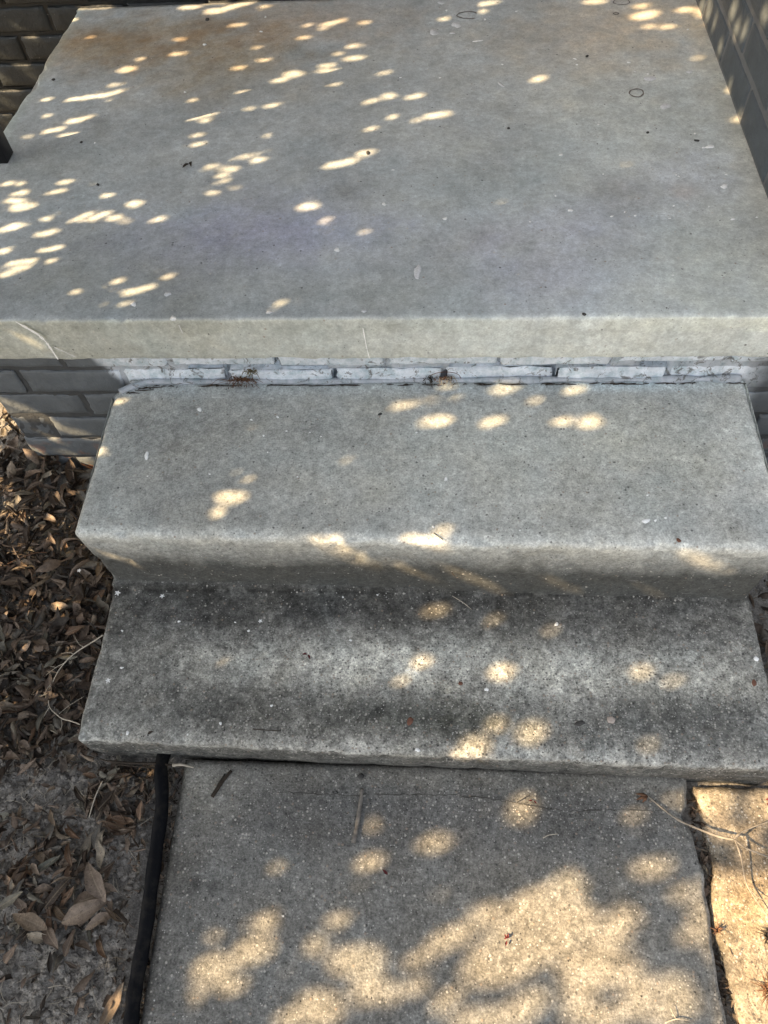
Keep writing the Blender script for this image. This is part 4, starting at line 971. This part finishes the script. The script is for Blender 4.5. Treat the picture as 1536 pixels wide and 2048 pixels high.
# ------------------------------------------------------------------ shade tree: its crown leaves open the gaps the sun comes through
U = np.array([-S[1], S[0], 0.0]); U = -U / np.linalg.norm(U) if U[1] > 0 else U / np.linalg.norm(U)
if U[1] < 0: U = -U
Vv = np.cross(S, U); Vv /= np.linalg.norm(Vv)
if Vv[2] < 0: Vv = -Vv
RES = .003; UV0 = np.array([-1.6, -1.6]); NG = 1500; SHR = {'z': (15, 10), 'y': (4, 4), 'x': (1, 4), 'g': (8, 8)}
gap = np.zeros((NG, NG), bool)
def uvi(P):
    u = P @ U; v = P @ Vv
    return np.clip(((u - UV0[0]) / RES).astype(int), 0, NG - 1), np.clip(((v - UV0[1]) / RES).astype(int), 0, NG - 1)
def spot(px, py, w_, h_, rot=0, k=1.0, surf=('z', ZL), clear=False):
    a_, b_ = SHR[surf[0] if surf[1] != 0 else 'g']
    w_, h_ = max(w_ - a_, .42 * w_) * k, max(h_ - b_, .28 * h_) * k; n = int(max(8, max(w_, h_)))
    g = np.linspace(-1, 1, n * 2); A, B = np.meshgrid(g, g); msk = A * A + B * B <= 1; A = A[msk] * w_ / 2; B = B[msk] * h_ / 2
    c, s_ = math.cos(math.radians(rot)), math.sin(math.radians(rot)); X = px + A * c - B * s_; Y = py + A * s_ + B * c
    addpx(X, Y, surf, clear)
def addpx(X, Y, surf, clear=False):
    d = np.stack([(X - 768) / FPX, -(Y - 1024) / FPX, -np.ones_like(X)], -1) @ RM.T
    ax = {'x': 0, 'y': 1, 'z': 2}[surf[0]]; P = CP + d * ((surf[1] - CP[ax]) / d[:, ax])[:, None]
    i, j = uvi(P); gap[i, j] = not clear
def poly(pts, surf, clear=False):
    pts = np.array(pts, float); x0, y0 = pts.min(0); x1, y1 = pts.max(0)
    X, Y = np.meshgrid(np.arange(x0, x1, 1.0), np.arange(y0, y1, 1.0)); X = X.ravel(); Y = Y.ravel(); ins = np.zeros(len(X), bool)
    for (a, b) in zip(pts, np.roll(pts, -1, 0)):
        c = ((a[1] > Y) != (b[1] > Y)); xx = (b[0] - a[0]) * (Y - a[1]) / (b[1] - a[1] + 1e-9) + a[0]; ins ^= c & (X < xx)
    addpx(X[ins], Y[ins], surf, clear)
D, Mi = .42, .72      # dim and middling gaps are narrower
def grp(ox, oy, surf, L, sc=.5):
    for s_ in L:
        x, y, w_, h_ = s_[:4]; rot = s_[4] if len(s_) > 4 else 0; k = s_[5] if len(s_) > 5 else 1
        spot(ox + x * sc, oy + y * sc, w_ * sc, h_ * sc, rot, k, surf)
LZ = ('z', ZL)
grp(0, 0, LZ, [(755, 30, 95, 22, -3), (860, 45, 95, 34), (950, 22, 190, 30, -15), (1058, 27, 45, 12), (430, 28, 70, 18, 0, D), (505, 278, 80, 34, -10), (290, 78, 30, 12, -20), (365, 150, 60, 12, -8, D),
 (450, 340, 40, 10, -20, Mi), (350, 390, 170, 18, -8), (440, 375, 110, 16, -15), (190, 398, 60, 14, -5), (190, 462, 40, 10, 0, D), (320, 478, 120, 26, -15), (215, 522, 110, 20, -15), (275, 540, 110, 24, -8, Mi), (110, 545, 70, 14, 0, D),
 (710, 215, 75, 12, -3), (715, 158, 70, 26, 0, D), (950, 100, 80, 12, -5), (800, 465, 120, 28, -12), (820, 482, 60, 12), (790, 540, 50, 18, 0, D), (790, 578, 110, 12, -10, D), (955, 272, 80, 22, 0, Mi), (1028, 190, 50, 18, 0, D),
 (1060, 240, 100, 14, -10, D), (1172, 296, 85, 34), (1120, 318, 70, 24, -15), (1302, 262, 75, 20), (1315, 283, 100, 14), (1330, 302, 160, 18, -12, D), (1340, 338, 70, 14, 0, D), (1410, 185, 60, 14, -5), (1350, 215, 60, 12, 0, Mi),
 (1412, 232, 90, 26, -5), (1400, 298, 30, 12), (1520, 290, 60, 24), (1020, 378, 150, 24, -8), (1140, 368, 90, 28), (980, 372, 70, 14), (1090, 422, 80, 18, -8, Mi), (1000, 435, 50, 18, 0, D), (1335, 90, 110, 22, -15), (1230, 100, 30, 12, -15),
 (1290, 115, 60, 14, 0, D), (1460, 90, 60, 16, -5, Mi), (1215, 150, 110, 18, -8, D), (1485, 405, 120, 20, -15, D), (1480, 517, 90, 10, -6, D), (1070, 545, 50, 16, 0, Mi), (1360, 655, 150, 32, -12), (1460, 612, 80, 22, -3),
 (970, 628, 130, 18, -12), (1025, 640, 70, 26), (850, 664, 65, 16), (915, 675, 80, 18), (890, 700, 100, 10, -8, D), (880, 730, 80, 18, -15), (935, 752, 60, 22, -20, Mi), (850, 772, 90, 12, 0, D), (430, 780, 90, 8, -5, D), (1235, 826, 95, 34, -3),
 (1305, 878, 50, 18, 0, D), (1455, 928, 50, 12, 0, D), (540, 815, 75, 28, -5), (400, 862, 110, 22, -20), (330, 865, 100, 12, -25), (460, 872, 60, 20, -10), (505, 888, 50, 12), (630, 878, 60, 14, -10), (235, 765, 75, 16, -10), (255, 728, 60, 10, -5),
 (35, 735, 60, 16, -10), (85, 735, 40, 10, -25), (85, 773, 80, 12, -5), (90, 828, 110, 36, -10), (60, 805, 90, 10), (185, 875, 40, 8), (50, 910, 110, 30, -15), (185, 932, 95, 28, -10), (15, 1005, 60, 14), (205, 996, 110, 20, -8), (560, 235, 60, 10, 0, D), (770, 400, 60, 12, 0, D)])
grp(0, 512, LZ, [(90, 25, 140, 22, -8), (30, 75, 60, 22), (85, 50, 80, 16), (210, 18, 50, 12, -15), (470, 102, 70, 14, -8), (670, 82, 50, 14, 0, Mi), (555, 137, 145, 26, -15), (500, 190, 70, 20, -10, D), (1125, 187, 40, 10, 0, D), (300, 145, 50, 16, 0, D)])
grp(768, 0, LZ, [(1045, 60, 120, 38, -10), (1030, 25, 60, 20), (1210, 40, 90, 24), (1060, 105, 60, 18, 0, Mi), (1130, 108, 60, 18), (410, 15, 110, 24, -8), (385, 47, 70, 18), (245, 76, 60, 12, -5, Mi), (620, 315, 75, 36, -20, Mi), (215, 460, 110, 26, -8),
 (130, 480, 60, 12, 0, D), (125, 385, 80, 24, -10), (20, 385, 60, 30), (5, 290, 40, 20), (35, 470, 40, 12), (840, 8, 100, 14), (1250, 232, 40, 8, 0, D)])
T1 = ('z', Z1)
grp(0, 512, T1, [(480, 582, 50, 20), (395, 785, 46, 46, 0, D), (1385, 820, 60, 34, 0, D), (1000, 890, 60, 22, 0, D), (925, 965, 130, 44), (880, 1015, 60, 30, 0, D)])
grp(768, 512, T1, [(240, 522, 80, 22), (500, 530, 150, 38, -5), (610, 575, 60, 40, 0, D), (760, 535, 90, 34, 0, Mi), (170, 575, 90, 34, -5), (60, 600, 140, 36, -8), (285, 565, 60, 34, 0, Mi), (205, 660, 140, 46, -2), (105, 670, 60, 20, 0, Mi), (435, 662, 90, 34, -12), (712, 662, 75, 26), (822, 665, 90, 46), (210, 755, 50, 20, 0, D), (235, 1100, 70, 50, 0, D), (110, 1130, 120, 24, 0, D)])
grp(0, 1024, T1, [(870, 10, 60, 36, 0, D), (1230, 100, 120, 16, 0, Mi)])
R1 = ('y', .637)
poly([(565, 1080), (650, 1078), (728, 1122), (700, 1127), (620, 1100)], R1)
grp(768, 1024, R1, [(85, 235, 120, 26, 25, Mi), (335, 265, 160, 38, 24), (690, 285, 90, 46, 15, D), (1310, 205, 300, 46, 14, D), (1050, 310, 60, 20, 0, D), (170, 120, 160, 20, 5, Mi)])
T2 = ('z', Z2)
grp(768, 1024, T2, [(205, 395, 130, 50, 0, Mi), (440, 430, 75, 55, 0, D), (665, 475, 60, 40, 0, D), (150, 600, 110, 70, 0, D), (470, 640, 115, 60, -10, Mi), (60, 680, 50, 30, 0, D), (1030, 640, 90, 70, 0, D), (1150, 680, 60, 44, 0, D), (450, 850, 90, 60, 0, Mi), (590, 880, 95, 85), (360, 935, 110, 80, -20), (290, 985, 90, 26), (1055, 930, 50, 50, 0, D)])
grp(0, 1024, T2, [(900, 600, 70, 60, 0, D)])
GP = ('z', 0.0)
grp(768, 1536, GP, [(545, 165, 110, 150, 10, Mi), (200, 300, 140, 70, 0, Mi), (1000, 190, 100, 60, 0, D), (1070, 400, 175, 80, 5, Mi), (270, 680, 190, 80, -28), (410, 590, 100, 90), (600, 550, 230, 120, -20), (725, 490, 130, 130),
 (900, 680, 190, 95, 10), (955, 600, 100, 80), (560, 960, 200, 90, -35), (420, 1010, 300, 60), (250, 925, 150, 60, -40, Mi), (120, 870, 110, 60, 0, Mi), (30, 900, 90, 60, 0, Mi), (850, 990, 240, 70), (1150, 880, 130, 90), (1200, 500, 120, 50, -10, Mi), (1240, 660, 110, 50, -15), (1260, 580, 80, 50), (1130, 990, 120, 60), (1200, 940, 100, 80),
 (1290, 130, 170, 110), (1510, 160, 110, 140), (1400, 270, 210, 50, 5, Mi), (1330, 210, 90, 40, 0, Mi), (1450, 350, 130, 40, 0, Mi), (1150, 130, 60, 50, 0, D), (760, 760, 100, 40, 0, D), (130, 770, 130, 50, -35, Mi)])
q = lambda L: [(768 + a * .5, 1536 + b * .5) for a, b in L]
poly(q([(320, 810), (400, 700), (500, 620), (640, 560), (760, 540), (850, 600), (760, 690), (660, 760), (520, 850), (370, 860)]), GP)
poly(q([(690, 740), (850, 740), (970, 780), (1060, 890), (1050, 980), (960, 1000), (905, 870), (830, 870), (790, 960), (700, 930)]), GP)
poly(q([(1290, 440), (1600, 440), (1600, 1100), (1380, 1100), (1370, 850), (1310, 700)]), GP)
grp(768, 1536, GP, [])
for (x, y, w_, h_, r_) in [(1360, 800, 60, 80, 20), (1480, 470, 60, 30, 0), (1350, 720, 40, 60, 0)]: spot(768 + x * .5, 1536 + y * .5, w_ * .5, h_ * .5, r_, 1, GP, clear=True)
grp(0, 1536, GP, [(1480, 375, 110, 70, 0, Mi), (1495, 235, 40, 70, 0, D), (1115, 400, 50, 50, 0, D), (860, 675, 50, 40, 0, D), (1060, 620, 110, 90, -30, Mi), (1010, 730, 160, 90, -20), (860, 805, 150, 110), (930, 870, 90, 60), (790, 900, 50, 50, 0, Mi), (1265, 710, 110, 130, 0, D), (1350, 610, 60, 50, 0, Mi), (1430, 775, 200, 110, 0), (1480, 880, 130, 110), (1280, 960, 175, 130), (1160, 1000, 90, 60),
 (300, 380, 50, 24, 10), (385, 403, 34, 26), (40, 440, 60, 56), (350, 390, 30, 20), (440, 950, 60, 60, -30, Mi), (760, -10, 80, 30)])
for (x, y) in [(30, 905), (72, 900), (22, 870), (60, 965), (45, 1030), (70, 1135), (150, 1085), (25, 1395), (95, 1430), (245, 1550), (165, 1590)]: spot(x, y, 18, 14, 20, 1, GP)
gr_ = random.Random(31)
for k in range(46):
    px, py = gr_.uniform(0, 200), gr_.uniform(850, 1500); p = onz(px, py, 0)
    if p[0] < -.63 and p[1] < .96: spot(px, py, gr_.uniform(9, 17) + 8, gr_.uniform(7, 13) + 8, gr_.uniform(-30, 30), gr_.choice((.5, .75, 1)), GP)
FW = ('y', YWALL)
for s_ in [(30, 812, 75, 8, 20), (45, 828, 75, 5, 3), (110, 848, 66, 13, 27), (165, 868, 60, 5, 8), (165, 920, 44, 16, 30), (78, 902, 36, 10, 30), (100, 875, 40, 5, 20)]: spot(*s_, 1, FW)
spot(25, 671, 65, 13, 22, .8, ('y', .957)); spot(190, 1116, 50, 7, 25, 1, R1)
HW = ('y', YHOUSE)
for s_ in [(60, 74, 20, 8, 0), (35, 55, 26, 10, 35), (10, 115, 40, 8, 30), (45, 129, 25, 6, 0), (10, 160, 44, 18, 30), (10, 178, 44, 8, 0), (15, 205, 44, 16, 35), (10, 228, 40, 8, 10), (8, 245, 30, 8, 30), (205, 15, 44, 8, -5), (60, 150, 30, 8, 40), (165, 14, 20, 6, 0), (430, 4, 60, 6, -3)]: spot(*s_, .85, HW)
SW = ('x', XSIDE)
for s_ in [(1402, 15, 10, 40, 12), (1416, 26, 11, 36, 14), (1467, 22, 12, 44, 14), (1474, 58, 12, 30, 14), (1489, 62, 8, 32, 18), (1429, 46, 4, 32, 14), (1530, 30, 14, 40, 0), (1418, 0, 8, 14, 10), (1477, 232, 6, 22, 14), (1440, 92, 6, 24, 8), (1459, 170, 5, 24, 8)]: spot(*s_, .8, SW)

for (x, y, w_, h_, r_) in [(545, 875, 270, 44, -40), (690, 860, 46, 170, -12), (330, 705, 110, 36, -35), (930, 915, 60, 130, -15), (1040, 700, 200, 60, 10), (700, 510, 30, 80, -40), (560, 640, 90, 20, -25)]: spot(768 + x * .5, 1536 + y * .5, w_ * .5 + 8, h_ * .5 + 8, r_, 1, GP, clear=True)
# coverage target: the rays that reach what the camera can see
need = np.zeros((NG, NG), bool)
g = np.linspace(0, 1, 420)
A, B = np.meshgrid(g, g); A = A.ravel(); B = B.ravel()
for (ax, v, (a0, a1), (b0, b1)) in ((2, 0.0, (-1.5, 1.3), (-.4, .5)), (2, 0.0, (-1.6, -.6), (.3, 1.1)), (2, .1, (-.7, .7), (.3, .7)), (2, .3, (-.7, .7), (.6, 1.0)), (2, ZL, (-1.0, .8), (.9, 2.1)), (1, .975, (-1.1, 1.1), (-.1, .5)), (1, 2.06, (-1.5, .8), (0, .9)), (0, .603, (.9, 2.1), (.4, 1.0)), (2, .0, (.5, 1.5), (.3, 1.0))):
    P = np.zeros((len(A), 3)); o_ = [i for i in range(3) if i != ax]; P[:, ax] = v; P[:, o_[0]] = a0 + (a1 - a0) * A; P[:, o_[1]] = b0 + (b1 - b0) * B
    i, j = uvi(P); need[i, j] = True
cover = np.zeros((NG, NG), np.int16)
LV = []; LF = []
def add_leaves(cu, cv, smin, smax, maxc):
    n = len(cu); L = RNG.uniform(smin, smax, n); Wd = L * RNG.uniform(.38, .52, n)
    # leaf axes roughly facing the sun, tilted at random
    th = RNG.uniform(0, 2 * np.pi, n); e1 = np.cos(th)[:, None] * U + np.sin(th)[:, None] * Vv; e2 = -np.sin(th)[:, None] * U + np.cos(th)[:, None] * Vv
    t1 = RNG.uniform(-.9, .9, n)[:, None]; t2 = RNG.uniform(-.9, .9, n)[:, None]
    e1 = e1 * np.cos(t1) + S * np.sin(t1); e2 = e2 * np.cos(t2) + S * np.sin(t2)
    tu = np.clip(3.2 - cu * 1.2, 1.9, 3.4)
    tt = tu + RNG.normal(0, .15, n)
    Cc = cu[:, None] * U + cv[:, None] * Vv + (tt)[:, None] * S
    big_ = smax > .055; aa = np.linspace(-1, 1, 33 if big_ else 17); bb = np.linspace(-1, 1, 15 if big_ else 9); ok = np.ones(n, bool); I = []; J = []; inn = []
    for a in aa:
        ww = math.sqrt(max(0, 1 - a * a)) * .98
        for b in bb:
            P = Cc + e1 * (a * L / 2)[:, None] + e2 * (b * ww * Wd / 2)[:, None]; i, j = uvi(P); I.append(i); J.append(j); inn.append(abs(a) < .86 and abs(b) < .84)
    I = np.array(I); J = np.array(J); hit = gap[I, J].any(0)
    mid = len(I) // 2; full = (cover[I[mid], J[mid]] >= maxc)
    keep = np.where(~hit & ~full)[0]
    inn = np.array(inn); np.add.at(cover, (I[inn][:, keep].ravel(), J[inn][:, keep].ravel()), 1)
    shp = [(-1, 0), (-.6, .62), (0, .95), (.55, .72), (1, 0), (.55, -.72), (0, -.95), (-.6, -.62)]
    for k in keep:
        b = len(LV)
        for (a, c) in shp: LV.append(Cc[k] + e1[k] * (a * L[k] / 2) + e2[k] * (c * Wd[k] / 2))
        LF.append(tuple(range(b, b + 8)))
    return len(keep)
idx = np.argwhere(need)
for rnd_, (n, a, b) in enumerate(((5000, .08, .12), (9000, .05, .09), (14000, .035, .06), (16000, .022, .04), (12000, .016, .03), (14000, .012, .02), (16000, .009, .015), (16000, .007, .011), (16000, .006, .009))):
    if rnd_ >= 1: idx = np.argwhere(need & ~gap & (cover < 2 if rnd_ < 3 else cover < 1))
    if len(idx) == 0: break
    ch = idx[RNG.integers(0, len(idx), min(n, len(idx)))]
    cu = UV0[0] + (ch[:, 0] + RNG.random(len(ch))) * RES; cv = UV0[1] + (ch[:, 1] + RNG.random(len(ch))) * RES
    k = add_leaves(cu, cv, a, b, 3 if rnd_ < 3 else 2)
for it in range(26):
    idx = np.argwhere(need & ~gap & (cover < 1))
    if len(idx) < 50: break
    ch = idx[RNG.permutation(len(idx))[:9000]]
    cu = UV0[0] + (ch[:, 0] + .5) * RES; cv = UV0[1] + (ch[:, 1] + .5) * RES
    a = (.028, .020, .016, .012, .009)[min(it // 4, 4)]; add_leaves(cu, cv, a * .8, a * 1.2, 1)
print('crown leaves', len(LF), 'uncovered', int((need & ~gap & (cover < 1)).sum()), 'need', int(need.sum()), 'gap', int(gap.sum()), 'uv range', idx.min(0) if len(idx) else None)
tree = tag(empty('shade_tree', (-4.6, -2.2, -.02)), 'leafy tree outside the left of the frame shading the steps', 'tree')
o = new_obj('crown', mesh(LV, LF, False), None, [M['green']]); adopt(o, tree)
mb = MB(); tp = smooth_path([(-4.6, -2.2, -.1), (-4.55, -2.15, 1.0), (-4.7, -2.0, 2.1), (-4.5, -1.7, 3.2)], 6); mb.add(tube(tp, [.16 - .004 * i for i in range(len(tp))], 14)); a = mb.build('trunk', M['bark']); adopt(a, tree)
mb = MB(); nlimb = 0; Carr = np.array(LV).reshape(-1, 8, 3).mean(1)
for k in range(400):
    c = Carr[RNG.integers(0, len(Carr))] + S * .25; a = np.array([-4.5, -1.7, 3.15]) + RNG.normal(0, .03, 3); mid = (a + c) / 2 + np.array([0, 0, .25]) + RNG.normal(0, .2, 3)
    P = np.array(smooth_path([a, mid, c], 60)); i2, j2 = uvi(np.concatenate([P, P + U * .006, P - U * .006]))
    if gap[i2, j2].mean() > .02: continue
    mb.add(tube(P.tolist(), [.022 - .019 * q_ / len(P) for q_ in range(len(P))], 6)); nlimb += 1
    if nlimb > 14: break
if nlimb: a = mb.build('limbs', M['bark']); adopt(a, tree)
print('limbs', nlimb)
